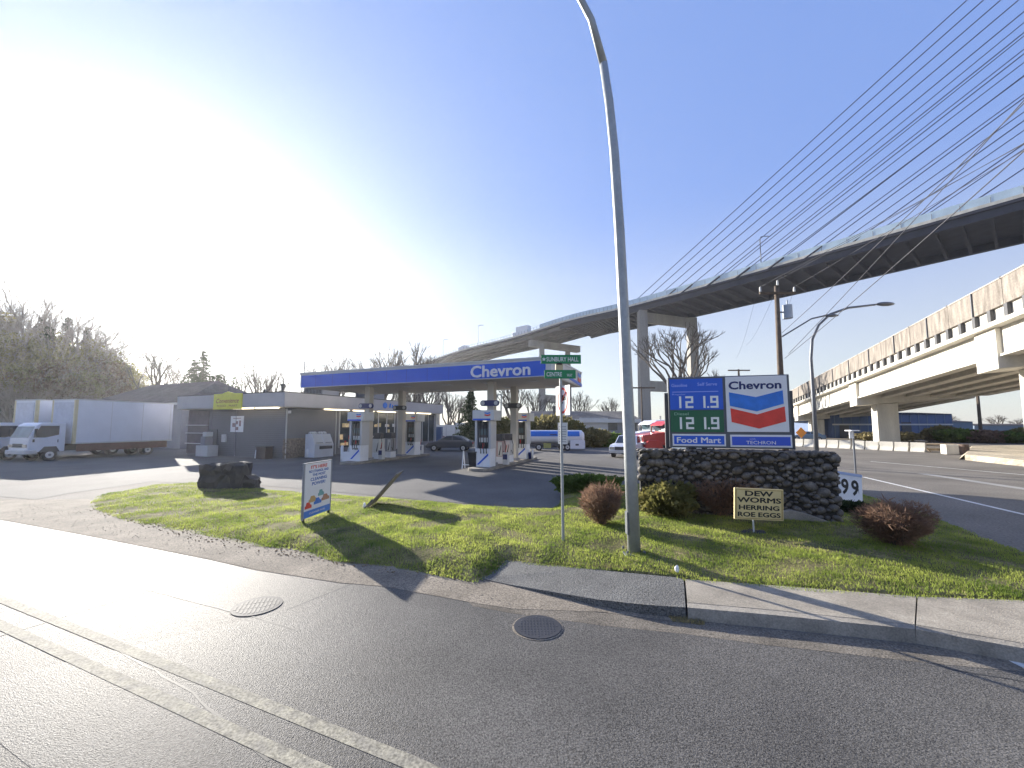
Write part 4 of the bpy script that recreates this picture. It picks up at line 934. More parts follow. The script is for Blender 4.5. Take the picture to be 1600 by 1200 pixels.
# deck vehicles and lamps
def on_deck(px, a):
    best = None
    for i in range(len(DK)-1):
        for f in (0,.25,.5,.75):
            p = (DK[i]+PER[i]*a).lerp(DK[i+1]+PER[i+1]*a, f)
            if p.y > 20:
                x = 800+F*p.x/p.y
                if best is None or abs(x-px) < best[0]: best = (abs(x-px), p, (DK[i+1]-DK[i]).normalized())
    return best[1]-Vector((0,0,.45)), math.atan2(best[2].y, best[2].x)
def deck_truck(px, a, L_, h, label, name, cat):
    p, ang = on_deck(px, a); r = empty(name, p, ang, label, cat)
    MB().box(-L_/2, L_/2-2.2, -1.25, 1.25, .9, h).build('cargo_box', white_t, r)
    MB().box(L_/2-2.0, L_/2, -1.1, 1.1, .6, 2.6).build('cab', white_t, r, bevel=.1)
    for x in (-L_/2+1.2, L_/2-1.0):
        for y in (-1.1, 1.1): MB().cyl((x,y-.15,.5),(x,y+.15,.5), .5, n=12).build('wheel', black, r)
deck_truck(814, 2.8, 8.5, 4.6, 'white box truck driving on the high bridge deck', 'box_truck', 'truck')
deck_truck(724, 2.8, 5.0, 3.0, 'small grey van far down the bridge approach', 'van', 'van')
for k, (px, hh, lab) in enumerate(((1190, 9.5, 'slender lamp standard on the bridge deck among the cables'),(745, 10, 'tall lamp standard on the bridge approach above the forecourt canopy'),(690, 9, 'farthest lamp standard on the bridge approach at the left end'))):
    p, ang = on_deck(px, .3); r = empty('bridge_lamp', p, 0, lab, 'street lamp', 'lamp standards on the bridge')
    MB().tube([(0,0,0),(0,0,hh-1),(.3,0,hh-.2),(1.2,.1,hh),(1.9,.1,hh)], .13, 6).build('lamp_pole', galv_dk, r); MB().ball((2.2,.1,hh), (.5,.2,.12), 8, 5).build('lamp_head', galv_dk, r)
# ================================================================ CONCRETE OVERPASS
E0 = at(1600, 414.7, 25); od = ray(1061, 705); ang_o = math.atan2(od.y, od.x)-math.pi/2; sl_o = od.z/od.xy.length
ov = empty('concrete_overpass', (E0.x, E0.y, 0), ang_o, 'pale concrete road overpass with stained parapet and ribbed fascia on the right', 'overpass')
ZT = E0.z
def slp(x, y, z): return (x, y, z + ZT + sl_o*y)
OW = 12.5; Y0_, Y1_ = -34, 150
parm = M('stained parapet', (.16,.135,.112), .9, var=.3, scale=2.2, stretch=(1,1,.22), fine=.2, fscale=9, col2=(.32,.285,.245))
def ob(name, x0, x1, y0, y1, z0, z1, m, bevel=0, par=None):
    b = MB().box(x0, x1, y0, y1, z0, z1).xf(slp); return b.build(name, m, par or ov, bevel=bevel)
k = 0; y = Y0_
while y < Y1_:
    ob('parapet_panel', 0, .28, y+.015, min(y+6.0, Y1_)-.015, -1.82, 0, parm, .02); y += 6.0
b = MB()
yy = Y0_
while yy < Y1_: b.box(-.06, .05, yy, yy+.12, -.02, .12).box(-.09,-.0,yy+3,yy+3.06,-1.8,-.02); yy += 6.0
b.xf(slp).build('parapet_bolts', galv_dk, ov)
ob('parapet_cap', -.04, .32, Y0_, Y1_, .0, .06, M('stained cap', (.5,.45,.39), .9, var=.2))
ob('ribbed_fascia', .2, .5, Y0_, Y1_, -2.75, -1.82, conc_lit)
b = MB(); yy = Y0_
while yy < Y1_: b.box(-.04, .2, yy, yy+.34, -2.72, -1.84); yy += 1.62
b.xf(slp).build('fascia_ribs', dkgrey, ov)
ob('edge_slab', -.16, OW, Y0_, Y1_, -3.05, -2.752, conc_lit)
ob('far_parapet', OW-.3, OW, Y0_, Y1_, -2.75, -.6, conc_lit)
def osol(px): # distance along for pixel column of the near edge
    d = Vector((-math.sin(ang_o), math.cos(ang_o))); rt = (px-800)/F; return (rt*E0.y-E0.x)/(d.x-rt*d.y)
ps = [osol(1541), osol(1330), osol(1241)]
sp = ps[1]-ps[0]; piers = [ps[0]-sp, ps[0], ps[1], ps[2], ps[2]+26, ps[2]+52]
spans = [Y0_] + piers + [Y1_]
GB = -4.95
for i in range(len(spans)-1):
    a = spans[i]+(1.15 if i else 0); c = spans[i+1]-(1.15 if i < len(spans)-2 else 0)
    for j, x in enumerate((.55, 2.9, 5.2, 7.5, 9.8, 11.7)):
        ob('girder', x, x+.5, a, c, GB, -3.052, conc_lit); 
        b = MB().box(x-.18, x+.68, a, c, GB-.16, GB-.001).xf(slp); b.build('girder_flange', conc_lit, ov)
for i, y in enumerate(piers):
    bottom = -6.0
    b = MB().box(.25, OW-.7, y-1.12, y+1.12, bottom, -3.053); b.v = [(vx, vy, vz + (.9 if (vz < -5.9 and vx > 6) else 0)) for vx, vy, vz in b.v]
    cp = b.xf(slp).build('pier_cap', conc_lit, ov, bevel=.04)
    zc_ = ZT+sl_o*y+bottom
    cx = 3.2
    MB().box(cx-.9, cx+1.2, y-.85, y+.85, -.1, zc_+.25).build('pier_column', conc_lit, ov, bevel=.08)
# ================================================================ UTILITY POLE, WIRES, DAVIT LAMP
up = at(1219, 585, 25); up.z = 0
r = empty('utility_pole', up, 0, 'dark wooden utility pole with crossarm, grey transformer and a side lamp', 'utility pole')
UT = at(1213, 447, 25).z; lean = at(1213,447,25).x-up.x
def upz(py): return at(1215, py, 25).z
MB().tube([(.08,0,0),(lean*.5,0,UT*.5),(lean,0,UT)], [.2,.17,.13], 8).build('pole', wood, r, smooth=True)
xl = at(1185,458,25)-up; xr = at(1240,453,25)-up
ca = MB().bar((xl.x,-.12,UT-.5),(xr.x,-.12,UT-.5), .12, .14).build('crossarm', wood, r)
ins = [(xl.x+.05, UT-.4), (lean, UT+.02), (xr.x-.05, UT-.4)]
for x, z in ins: MB().cyl((x,-.12,z),(x,-.12,z+.3), .07, .05, 8).build('insulator', offwhite, ca)
tz = upz(488); MB().cyl((lean+.55,-.1,tz-.42),(lean+.55,-.1,tz+.42), .27, n=14).cyl((lean+.55,-.1,tz+.42),(lean+.55,-.1,tz+.75), .05, n=6).build('transformer', M('transformer grey', (.3,.35,.42), .5), r)
MB().bar((lean+.1,0,tz),(lean+.4,-.05,tz), .08).build('transformer_bracket', galv_dk, r)
a0 = at(1222,526,25)-up; a1 = at(1268,498,25)-up; a2 = at(1290,493,25)-up
al = MB().tube([a0, a1, a2], .05, 6).build('lamp_arm', galv_dk, r); MB().ball(a2+Vector((.35,0,0)), (.5,.16,.1), 10, 5).build('lamp_head', galv_dk, al)
tops = [Vector((up.x+x, 25-.12, z+.3)) for x, z in ins]
def wire(p, q, sag, label, w=.012):
    P = []; 
    for k in range(25):
        t = k/24; v = Vector(p).lerp(Vector(q), t); v.z -= sag*4*t*(1-t); P.append(v)
    o = MB().tube(P, w, 4).build('power_line', bpy.data.materials.get('wire') or M('wire', (.1,.1,.11), .9, var=0, spec=.1), None); return tag(o, label, 'wire', 'overhead wires')
q0 = Vector((8.4, -15, 11.6))
# next pole of the line, behind the camera
def thr(p, px, py, Y, yend): # extend the wire through a pixel at depth Y on to y = yend
    m = at(px, py, Y); t = (p.y-yend)/(p.y-m.y); return p + (m-p)*t
labs = ['left wire rising from the left insulator of the crossarm','middle wire rising from the top of the utility pole','right wire rising from the right insulator of the crossarm']
for k, (p, (px, py)) in enumerate(zip(tops, ((1395,190),(1440,190),(1470,210)))):
    q = thr(p, px, py, 17.0-.5*k, -15); q.z = min(q.z, 15.5); wire(p, q, .35, labs[k])
low = [((1226,560),(1440,345),(1600,200),'lowest dark wire running up right from below the transformer'), ((1222,520),(1360,410),(1580,150),'wire rising steeply past the bent lamp post'), ((1232,553),(1332,480),(1600,130),'thin wire crossing above the small lamp arm')]
for k, (a, m_, c, lab) in enumerate(low):
    p = at(a[0], a[1], 24.9); q = thr(p, c[0], c[1], 8.5+k*1.2, -12); wire(p, q, .5, lab, .014)
for k, (a, c) in enumerate((((1183,455),(1150,560)),((1214,450),(1165,540)),((1240,455),(1215,505)))):
    p = at(a[0], a[1], 24.9); q = at(c[0], c[1], 60); wire(p, q, .6, ['thin line descending from the left insulator to the distance','thin line descending from the pole top to the distance','short drop line beside the transformer'][k], .008)
q = tops[0].copy()
# davit lamp
dp_ = at(1276, 703, 25); dp_.z = 0
r = empty('bent_street_lamp', dp_, 0, 'dark curved arm street lamp behind the stone wall, head pointing right', 'street lamp')
P = [at(x, y, 25)-dp_ for x, y in [(1276,703),(1271,620),(1267,560),(1269,530),(1279,508),(1297,491),(1325,481),(1368,476)]]; P[0] = Vector((0,0,0))
MB().tube(P, [.13,.11,.09,.085,.08,.075,.07,.06], 8).build('pole', galv_dk, r, smooth=True)
hd = at(1383,475,25)-dp_; MB().ball(hd, (.6,.2,.13), 12, 6).build('lamp_head', galv_dk, r, smooth=True)
# post with a white flat board on top
p = gp(1338, 740); r = empty('metal_post', at(1337,740,p.y)*1.0, 0, 'grey metal post topped by a small white street sign behind the 99 board', 'sign'); r.location.z = 0
h = at(1336, 672, p.y).z
MB().cyl((0,0,0),(0,0,h), .045, n=8).build('post', galv_dk, r); MB().box(-.26,.2,-.2,.2,h-.05,h).box(-.22,.02,-.04,-.01,h-.42,h-.05).build('sign_board', signwhite, r)
# more poles
def pole_t(px, ytop, Y, w, label, arm=None, name='utility_pole'):
    t = at(px, ytop, Y); r = empty(name, (t.x, t.y, 0), 0, label, 'utility pole')
    MB().tube([(0,0,0),(0,0,t.z)], [w, w*.7], 6).build('pole', wood, r)
    if arm:
        for dz, hw in arm: MB().bar((-hw,-.1,t.z+dz),(hw,-.1,t.z+dz), .2).build('crossarm', wood, r)
    return r
pole_t(1154, 577, 70, .22, 'distant pole with one crossarm showing just above the price sign', [(-.2, 1.9)])
pole_t(1002, 604, 60, .12, 'thin dark pole beside the left bridge leg', [(-.2,2.0)])
pole_t(1524, 580, 62, .25, 'dark pole standing behind the overpass at the right')
p = gp(1252, 697); p = at(1252, 690, 46); r = empty('diamond_road_sign', (p.x, p.y, 0), 0, 'orange diamond shaped road sign by the concrete barriers', 'sign')
z = at(1252, 676, 46).z; MB().cyl((0,0,0),(0,0,z), .05, n=6).build('post', galv_dk, r); MB().prism([(0,z-.62),(.62,z),(0,z+.62),(-.62,z)], 'y', -.08,-.06).build('sign_panel', orange, r)
p = at(783, 625, 48); r = empty('forecourt_flood_pole', (p.x, p.y, 0), 0, 'thin pole with a square lamp frame seen between the canopy columns', 'lamp post')
z = at(780, 617, 48).z; MB().cyl((0,0,0),(0,0,z), .09, n=6).build('pole', galv, r); MB().bar((-.5,0,z),(.15,0,z), .12).bar((-.5,0,z),(-.5,0,z-1.2), .1).build('lamp_frame', galv_dk, r)
# jersey barriers
prof = [(-.3,0),(.3,0),(.28,.1),(.12,.38),(.08,.85),(-.08,.85),(-.12,.38),(-.28,.1)]
a = gp(1236, 701); c = gp(1440, 712); a = at(1225, 697, 47.5); c = at(1448, 708, 36.5); a.z = c.z = 0; dv = (c-a); nbar = 11
proto = None
for k in range(nbar):
    p = a+dv*((k+.5)/nbar)+Vector((0,rnd.uniform(-.06,.06),0)); L_ = dv.length/nbar-.12; lab = 'pale concrete road barrier under the overpass, in the row left of the timber trestle'
    if proto is None:
        o = MB().prism(prof, 'x', -L_/2, L_/2).build('concrete_barrier', conc_lit, None, bevel=.02); proto = o
    else: o = proto.copy(); SC.collection.objects.link(o)
    o.location = p; o.rotation_euler = (0,0,math.atan2(dv.y, dv.x)+rnd.uniform(-.01,.01)); tag(o, lab, 'barrier', 'row of concrete road barriers')
r = empty('timber_trestle', at(1464,706,37)*1, R(-20), 'low pale timber trestle beside the end of the barrier row', 'trestle'); r.location.z = 0
MB().box(-1.4,1.4,-.4,.4,.62,.74).build('top_boards', timber, r); 
for x in (-1.3, 1.2):
    MB().bar((x,-.35,0),(x+.35,-.3,.65), .12).bar((x+.7,-.35,0),(x+.2,-.3,.65), .1).build('leg', timber, r)
MB().box(-1.3,1.3,.2,.3,.1,.3).build('brace', timber, r)
r = empty('traffic_cone', Vector((*at(1440,706,37).xy, 0)), 0, 'orange traffic cone at the foot of the timber trestle', 'cone')
MB().tube([(0,0,.03),(0,0,.7)], [.17,.03], 14).build('cone_body', M('cone orange', (.75,.12,.03), .5), r); MB().box(-.2,.2,-.2,.2,0,.04).build('base', black, r)
o = MB().box(-.75,.75,-.4,.4,0,.8).build('concrete_block', conc_lit, bevel=.04); o.location = Vector((*at(1493,712,34).xy,0)); o.rotation_euler = (0,0,R(-20)); tag(o, 'single pale concrete block right of the timber trestle', 'block')
o = MB().cyl((0,0,0),(0,0,.85), .3, n=16).cyl((0,0,.28),(0,0,.32), .32, n=16).cyl((0,0,.56),(0,0,.6), .32, n=16).build('steel_drum', M('rusty drum', (.12,.08,.06), .7, var=.4), bevel=.01); o.location = Vector((*at(1507,712,33.5).xy,0)); tag(o, 'dark rusty drum at the end of the concrete block', 'drum')
# low sandy bank on the right
P = [gp(1508,718), gp(1600,728), gp(1900,745), gp(1900,700), gp(1600,700), gp(1520,702)]
b = MB(); top = [Vector((p.x, p.y, .35)) for p in P]
b.add([tuple(p) for p in top], [tuple(range(6))])
for i in range(6): p, q = top[i], top[(i+1)%6]; b.quad(p, q, (q.x*.985,q.y*.985 if i < 3 else q.y,-.02), (p.x*.985,p.y*.985 if i < 3 else p.y,-.02))
tag(b.build('sandy_bank', M('sandy bank', (.4,.34,.25), .95, var=.3, scale=.8, fine=.3, fscale=6)), kind='structure')
bp_ = np.array([tuple(gp(*p)[:2]) for p in [(1500,718),(1600,724),(1700,736),(1900,748),(1900,735),(1600,716)]])
blades('dry_verge', 3500, drym, bp_, .1, .35, .02, zf=lambda x,y,d: x*0+.02, clump=False, label='dry yellow grass at the foot of the sandy bank', cat='grass')
# ================================================================ VEHICLES
def wheel(r, x, y, rad, w=.28, rimm=None):
    t = MB().tube([(x,y-w/2,rad),(x,y+w/2,rad)], [rad,rad], 20).build('wheel', black, r, bevel=.03)
    MB().cyl((x,y-w/2-.012,rad),(x,y+w/2+.012,rad), rad*.55, n=14).build('rim', rimm or ltgrey, t); MB().cyl((x,y-w/2-.03,rad),(x,y+w/2+.03,rad), rad*.2, n=10).build('hub', galv_dk, t)
def cab_over_truck(loc, rz, label, bl=7.0):
    # local +x = forward, right side of the picture shows its left flank (-y... +y)
    r = empty('box_truck', loc, rz, label, 'truck', 'white box trucks parked left of the shop')
    MB().box(-bl, 0, -1.22, 1.22, 1.12, 4.3).build('cargo_box', white_t, r, bevel=.03)
    cb = [o for o in kids(r) if o.name.startswith('cargo_box')][0]
    for s in (-1, 1): MB().box(-.14, .02, s*1.18-.08, s*1.18+.08, 1.12, 4.28).build('corner_trim', M('yellowish trim', (.6,.52,.32), .5) if 'yellowish trim' not in bpy.data.materials else bpy.data.materials['yellowish trim'], cb)
    MB().box(-bl, 0, -1.24, 1.24, 1.1, 1.2).build('lower_rail', ltgrey, cb); MB().box(-bl-.02, .02, -1.235, 1.235, 4.24, 4.33).build('roof_rail', ltgrey, cb)
    MB().box(.0,.03,-1.0,1.0,1.4,4.1).build('front_bulkhead', M('bulkhead grey', (.5,.52,.58), .5) if 'bulkhead grey' not in bpy.data.materials else bpy.data.materials['bulkhead grey'], cb)
    b = MB()
    for k in range(0,16,5): b.box(-bl+.2+k*.42, -bl+.23+k*.42, -1.232, -1.222, 1.2, 4.23).box(-bl+.2+k*.42, -bl+.23+k*.42, 1.222, 1.232, 1.2, 4.23)
    b.build('box_rivet_line', ltgrey, cb)
    MB().box(-bl, 1.6, -.42, .42, .62, 1.0).build('chassis', dkgrey, r)
    rust = bpy.data.materials.get('rusty skirt') or M('rusty skirt', (.13,.06,.05), .8, var=.3)
    for s in (-1, 1): MB().box(-bl+.3, -.3, s*1.1-.03, s*1.1+.03, .55, 1.1).build('side_skirt', rust, r)
    # cab
    prof = [(.28,.62),(.28,2.62),(1.5,2.62),(1.78,2.45),(2.12,1.55),(2.16,.62)]
    c = MB().prism(prof, 'y', -1.0, 1.0).build('cab', white_t, r, bevel=.05)
    MB().add([(1.835,-.9,2.36),(1.835,.9,2.36),(2.135,.92,1.6),(2.135,-.92,1.6)], [(0,1,2,3)]).build('windscreen', glass_bl, c)
    for s in (-1, 1):
        MB().add([(.65,s*1.01,2.4),(1.6,s*1.01,2.4),(1.93,s*1.01,1.62),(1.35,s*1.01,1.6),(.65,s*1.01,1.78)], [(0,1,2,3,4)]).build('side_window', glassm, c)
        MB().box(.66,.7,s*1.0-.02,s*1.0+.02,1.25,1.45).build('door_handle', black, c)
        MB().box(1.85,1.95,s*1.0-.02,s*1.0+.02,1.3,1.5).build('side_vent', black, c)
        MB().prism([(.55,.62),(.75,.98),(1.35,.98),(1.62,.62)], 'y', s*1.0-.02, s*1.0+.03).build('wheel_arch', dkgrey, c)
        MB().box(2.16,2.2,s*.72-.2,s*.72+.2,.95,1.15).build('headlight', chrome, c)
        m = MB().bar((1.75,s*1.0,2.2),(1.95,s*1.25,2.15), .03).box(1.9,1.98,s*1.28-.1,s*1.28+.1,1.65,2.2).build('mirror', black, c)
    MB().box(2.155,2.19,-.5,.5,.95,1.2).build('grille', dkgrey, c); MB().box(1.7,2.3,-1.02,1.02,.5,.78).build('bumper', ltgrey, c, bevel=.04)
    for s in (-1, 1):
        wheel(r, 1.05, s*.88, .41, .26, offwhite); wheel(r, -bl+1.7, s*.85, .41, .45, offwhite)
    return r
A = Vector((-31.4, 29.0, 0)); dT = Vector((-.26, -.966, 0)); nT = Vector((.966, -.26, 0))
rzT = math.atan2(dT.y, dT.x)
cab_over_truck(A - nT*1.22, rzT, 'white box truck nearest the shop, cab facing the street', 6.6)
cab_over_truck(A - nT*(1.22+3.4) - dT*(-.4)*1.0, rzT, 'leftmost white box truck, half cut off by the picture edge', 6.6)
def sedan(loc, rz, label, m):
    r = empty('sedan_car', loc, rz, label, 'car')
    body = [(-2.2,.35),(-2.25,.75),(-2.1,.95),(-1.2,1.0),(.95,.98),(1.9,.82),(2.2,.6),(2.2,.32)]
    b = MB().prism(body, 'y', -.86, .86).build('body', m, r, bevel=.08)
    b2 = MB(); n = [(-1.75,.98),(-1.1,1.38),(-.4,1.46),(.25,1.42),(1.1,.97)]
    b2.add([(x,-.82 if i in (0,4) else -.66,z) for i,(x,z) in enumerate(n)]+[(x,.82 if i in (0,4) else .66,z) for i,(x,z) in enumerate(n)], [(0,1,2,3,4),(9,8,7,6,5)]+[(i,5+i,6+i,i+1) for i in range(4)])
    c = b2.build('cabin', m, r, bevel=.03)
    for s in (-1, 1):
        w = MB(); y0 = s*.80; y1 = s*.70
        w.add([(-1.4,y0,1.03),(-1.0,y1,1.32),(-.35,y1,1.39),(-.38,y0,1.03)], [(0,1,2,3)]); w.add([(-.28,y0,1.03),(-.25,y1,1.39),(.22,y1,1.36),(.9,y0,1.02)], [(0,1,2,3)]); w.build('side_window', glassm, c)
    MB().add([(.3,-.6,1.395),(.3,.6,1.395),(1.06,.74,1.0),(1.06,-.74,1.0)], [(0,1,2,3)]).build('windscreen', glass_bl, c)
    for s in (-1,1):
        MB().box(2.1,2.215,s*.62-.16,s*.62+.16,.6,.74).build('headlight', chrome, r, bevel=.02); MB().box(-2.26,-2.18,s*.62-.16,s*.62+.16,.7,.85).build('tail_light', red, r)
        for x in (-1.35, 1.38): wheel(r, x, s*.76, .32, .22)
    return r
sedan(Vector((*at(704,706,38.5).xy,0)), R(180-4), 'dark grey sedan parked behind the pumps, nose to the left', M('dark car paint', (.05,.055,.07), .3, coat=.5, var=.05))
r_ = sedan(Vector((*at(668,690,55).xy,0)), R(175), 'black car almost hidden between the shop and the grey sedan', M('black car paint', (.02,.02,.025), .3, coat=.5, var=.05))
r_2 = sedan(Vector((*at(1262,690,62).xy,0)), R(150), 'blue grey car under the overpass beyond the barriers', M('blue grey car paint', (.12,.2,.3), .3, coat=.5, var=.05))
# tanker trailer
p = Vector((*at(868,706,39).xy,0)); r = empty('tank_trailer', p, R(-3), 'white tank trailer with a broad blue stripe parked by the hedge', 'trailer')
TL = 2.72; zc = 1.32
b = MB().tube([(-TL,0,zc),(-TL+.25,0,zc),(TL-.25,0,zc),(TL,0,zc)], [.38,.62,.62,.38], 24).build('tank', white_t, r, smooth=False)
st_b = MB()
for k in range(4):
    t0 = R(195-k*14); t1 = R(181-k*14); 
    st_b.quad((-2.35,.635*math.cos(t0),zc+.635*math.sin(math.pi-t0)), (2.3,.635*math.cos(t0),zc+.635*math.sin(math.pi-t0)), (2.3,.635*math.cos(t1),zc+.635*math.sin(math.pi-t1)), (-2.35,.635*math.cos(t1),zc+.635*math.sin(math.pi-t1)))
st_b = MB()
for k in range(4):
    t0 = R(176-k*13); t1 = R(176-(k+1)*13); c_ = lambda t: (.632*math.cos(t), zc+.632*math.sin(t))
    st_b.quad((-2.35,*c_(t0)), (2.25,*c_(t0)), (2.25,*c_(t1)), (-2.35,*c_(t1)))
st_b.build('blue_stripe', M('tank stripe blue', (.02,.13,.5), .4), b)
MB().box(-.55,.1,-.66,-.64,1.5,1.58).build('dark_lettering', navy, b)
MB().box(-2.5,2.4,-.45,.45,.42,.72).build('chassis', dkgrey, r); MB().box(1.35,2.75,-.6,-.2,.2,.98).build('equipment_box', white_t, r, bevel=.02)
MB().box(1.85,2.15,-.62,-.605,.5,.66).build('box_mark', dkgrey, r); MB().box(-1.15,-.45,-.55,-.2,.25,.72).build('yellow_valve_box', M('dull yellow', (.3,.3,.1), .6), r)
for x in (-1.6, .6, 1.1):
    for s in (-.45,.45): wheel(r, x, s, .34, .2)
# tractor units
def tractor(loc, rz, m, label, sc=1.0):
    r = empty('tractor_unit', loc, rz, label, 'truck', 'semi trucks behind the price sign')
    b = MB(); b.prism([(0,.8),(0,2.35),(.2,2.75),(-.2,3.0),(-1.9,3.1),(-1.9,.8)][::-1], 'y', -1.1, 1.1); cab = b.build('cab', m, r, bevel=.06)
    hb = MB(); hb.add([(0,-.85,.9),(0,.85,.9),(0,.85,2.05),(0,-.85,2.05),(2.2,-.7,.9),(2.2,.7,.9),(2.2,.65,1.75),(2.2,-.65,1.75)], [(0,1,2,3),(4,7,6,5),(0,4,5,1),(1,5,6,2),(2,6,7,3),(3,7,4,0)]).build('hood', m, r, bevel=.08)
    MB().add([(.03,-.95,2.1),(.03,-.05,2.1),(.18,-.05,2.7),(.18,-.9,2.7)], [(0,1,2,3)]).add([(.03,.05,2.1),(.03,.95,2.1),(.18,.9,2.7),(.18,.05,2.7)], [(0,1,2,3)]).build('windscreen', glass_bl, cab)
    for s in (-1,1):
        MB().add([(-1.0,s*1.11,1.95),(-.2,s*1.11,1.95),(-.1,s*1.11,2.6),(-1.0,s*1.11,2.65)], [(0,1,2,3)]).build('side_window', glassm, cab)
        MB().prism([(.5,.5),(.7,1.15),(1.0,1.35),(1.9,1.35),(2.2,1.0),(2.35,.5)], 'y', s*.95-.2, s*.95+.2).build('fender', m, r, bevel=.04)
        MB().box(2.1,2.3,s*.85-.14,s*.85+.14,1.0,1.2).build('headlight', chrome, r)
        MB().cyl((-2.1,s*.95,.9),(-2.1,s*.95,3.5), .09, n=10).build('exhaust_stack', chrome, r)
        MB().bar((-.1,s*1.1,2.4),(.1,s*1.45,2.4), .04).box(.05,.15,s*1.5-.1,s*1.5+.1,1.9,2.6).build('mirror', chrome, cab)
        for x in (1.45,-3.0,-4.1): wheel(r, x, s*.9, .5, .3)
        MB().cyl((-1.6,s*.9,.6),(-.2,s*.9,.6), .32, n=14).build('fuel_tank', chrome, r)
    MB().box(2.2,2.26,-.5,.5,.95,1.7).build('grille', chrome, r); MB().box(2.2,2.5,-1.1,1.1,.45,.75).build('bumper', chrome, r, bevel=.03); MB().box(-4.6,2.2,-.4,.4,.6,.85).build('chassis', dkgrey, r)
    MB().prism([(.18,2.72),(.5,2.6),(.5,2.64),(.15,2.86)], 'y', -1.0, 1.0).build('sun_visor', m, cab)
    r.scale = (sc,)*3; return r
tractor(Vector((*at(1034,704,33.5).xy,0)), R(192), red, 'red semi truck tractor partly hidden by the left edge of the price sign', .92)
tractor(Vector((*at(1014,700,38).xy,0)), R(196), white_t, 'white semi truck tractor behind the red one, seen past the lamp post', .95)
r = empty('pickup_truck', Vector((*at(982,712,32).xy,0)), R(-118), 'white pickup seen nose on, half hidden behind the tall lamp post', 'truck')
MB().prism([(-2.7,.45),(-2.7,1.0),(-.9,1.05),(-.9,1.0),(.8,1.05),(1.9,.98),(2.3,.8),(2.3,.4)], 'y', -.92, .92).build('body', white_t, r, bevel=.09)
c = MB(); n = [(-.95,1.02),(-.8,1.62),(.2,1.62),(.95,1.02)]
c = c.add([(x,-.84 if i in (0,3) else -.7,z) for i,(x,z) in enumerate(n)]+[(x,.84 if i in (0,3) else .7,z) for i,(x,z) in enumerate(n)], [(0,1,2,3),(7,6,5,4)]+[(i,4+i,5+i,i+1) for i in range(3)]).build('cabin', white_t, r, bevel=.04)
MB().add([(.28,-.62,1.58),(.28,.62,1.58),(.92,.74,1.07),(.92,-.74,1.07)], [(0,1,2,3)]).build('windscreen', glassm, c)
MB().box(2.3,2.33,-.5,.5,.6,.85).build('grille', dkgrey, r); MB().box(2.25,2.4,-.9,.9,.38,.55).build('bumper', ltgrey, r)
for s in (-1,1):
    MB().box(2.2,2.34,s*.7-.16,s*.7+.16,.65,.82).build('headlight', chrome, r)
    MB().add([(-.75,s*.83,1.08),(-.7,s*.73,1.55),(.2,s*.73,1.55),(.75,s*.83,1.08)], [(0,1,2,3)]).build('side_window', glassm, c)
    for x in (-1.8,1.45): wheel(r, x, s*.8, .38, .25)
# ================================================================ BACKGROUND BUILDINGS
def shed(px0, px1, ytop, Y, dep, wallm, label, cat='building', rz=None, roof=.8, roofm=shingle, extra=None, name='industrial_shed'):
    a = at(px0, 663, Y); c = at(px1, 663, Y); t = at((px0+px1)/2, ytop, Y).z
    L_ = (c-a).length; r = empty(name, (a.x, a.y, 0), rz if rz is not None else 0, label, cat)
    MB().box(0, L_, 0, dep, 0, t-roof).build('wall', wallm, r)
    MB().prism([(-.3,t-roof),(dep+.3,t-roof),(dep*.5,t)], 'x', -.3, L_+.3).build('roof', roofm, r)
    if extra: extra(r, L_, t-roof)
    return r
mroof = M('mossy roof', (.12,.11,.1), .9, var=.4, scale=.5, fine=.3, fscale=4)
def ex1(r, L_, h):
    MB().box(-.35, L_+.35, -.5, -.3, h-.5, h+.05).build('eave_board', offwhite, r)
    b = MB()
    for k in range(9): b.box(L_*.42+.1, L_*.42+4.3, -.06, -.02, 1.4+k*.22, 1.5+k*.22)
    d = MB().box(L_*.42, L_*.42+4.4, -.02, -.002, 1.2, 3.5).build('roller_door', ltgrey, r); b.build('door_slat', offwhite, d)
    for k in range(3): MB().box(L_*.7+k*3.0, L_*.7+1.4+k*3.0, -.05, -.003, 1.6, 2.7).build('window', glassm, r)
    MB().cyl((L_*.2,3,h),(L_*.2,3,h+2.2), .25, n=8).build('roof_vent', dkgrey, r)
shed(838, 1000, 640, 62, 14, midgrey, 'long low grey shed with mossy dark roof behind the tank trailer', rz=R(2), roof=1.5, roofm=mroof, extra=ex1)
def ex2(r, L_, h):
    MB().box(-.2, L_+.2, -.2, .0, h-.2, h+.2).build('roof_edge', offwhite, r)
bl_w = M('blue cladding', (.07,.12,.25), .6, var=.15, scale=.5); bl_g = M('grey blue cladding', (.16,.22,.3), .7, var=.1, scale=.5)
def ex3(r, L_, h):
    b = MB()
    for k in range(int(L_/1.4)): b.box(.4+k*1.4, .5+k*1.4, -.06, -.002, 0, h)
    b.build('cladding_seam', bl_g, r)
    MB().box(L_*.06, L_*.14, -.1, -.07, 0, 2.6).build('door', dkgrey, r); MB().box(L_*.58, L_*.66, -.1, -.07, 0, 2.9).build('door', dkgrey, r); MB().box(0, L_, -.12, -.065, h*.54, h*.6).build('pale_band', ltgrey, r)
shed(1300, 1470, 643, 74, 16, bl_w, 'long blue clad building seen under the overpass', roof=.5, extra=ex3, rz=R(-6))
shed(1478, 1520, 655, 82, 14, bl_g, 'small grey building with a brown roof right of the blue one', roof=.5, roofm=M('brown roof', (.2,.13,.11), .8))
shed(1522, 1680, 662, 105, 16, bl_g, 'low blue grey building at the far right horizon', roof=.4)
shed(1180, 1290, 655, 95, 16, midgrey, 'dark low building far behind the barriers, left of the blue one', roof=.8)
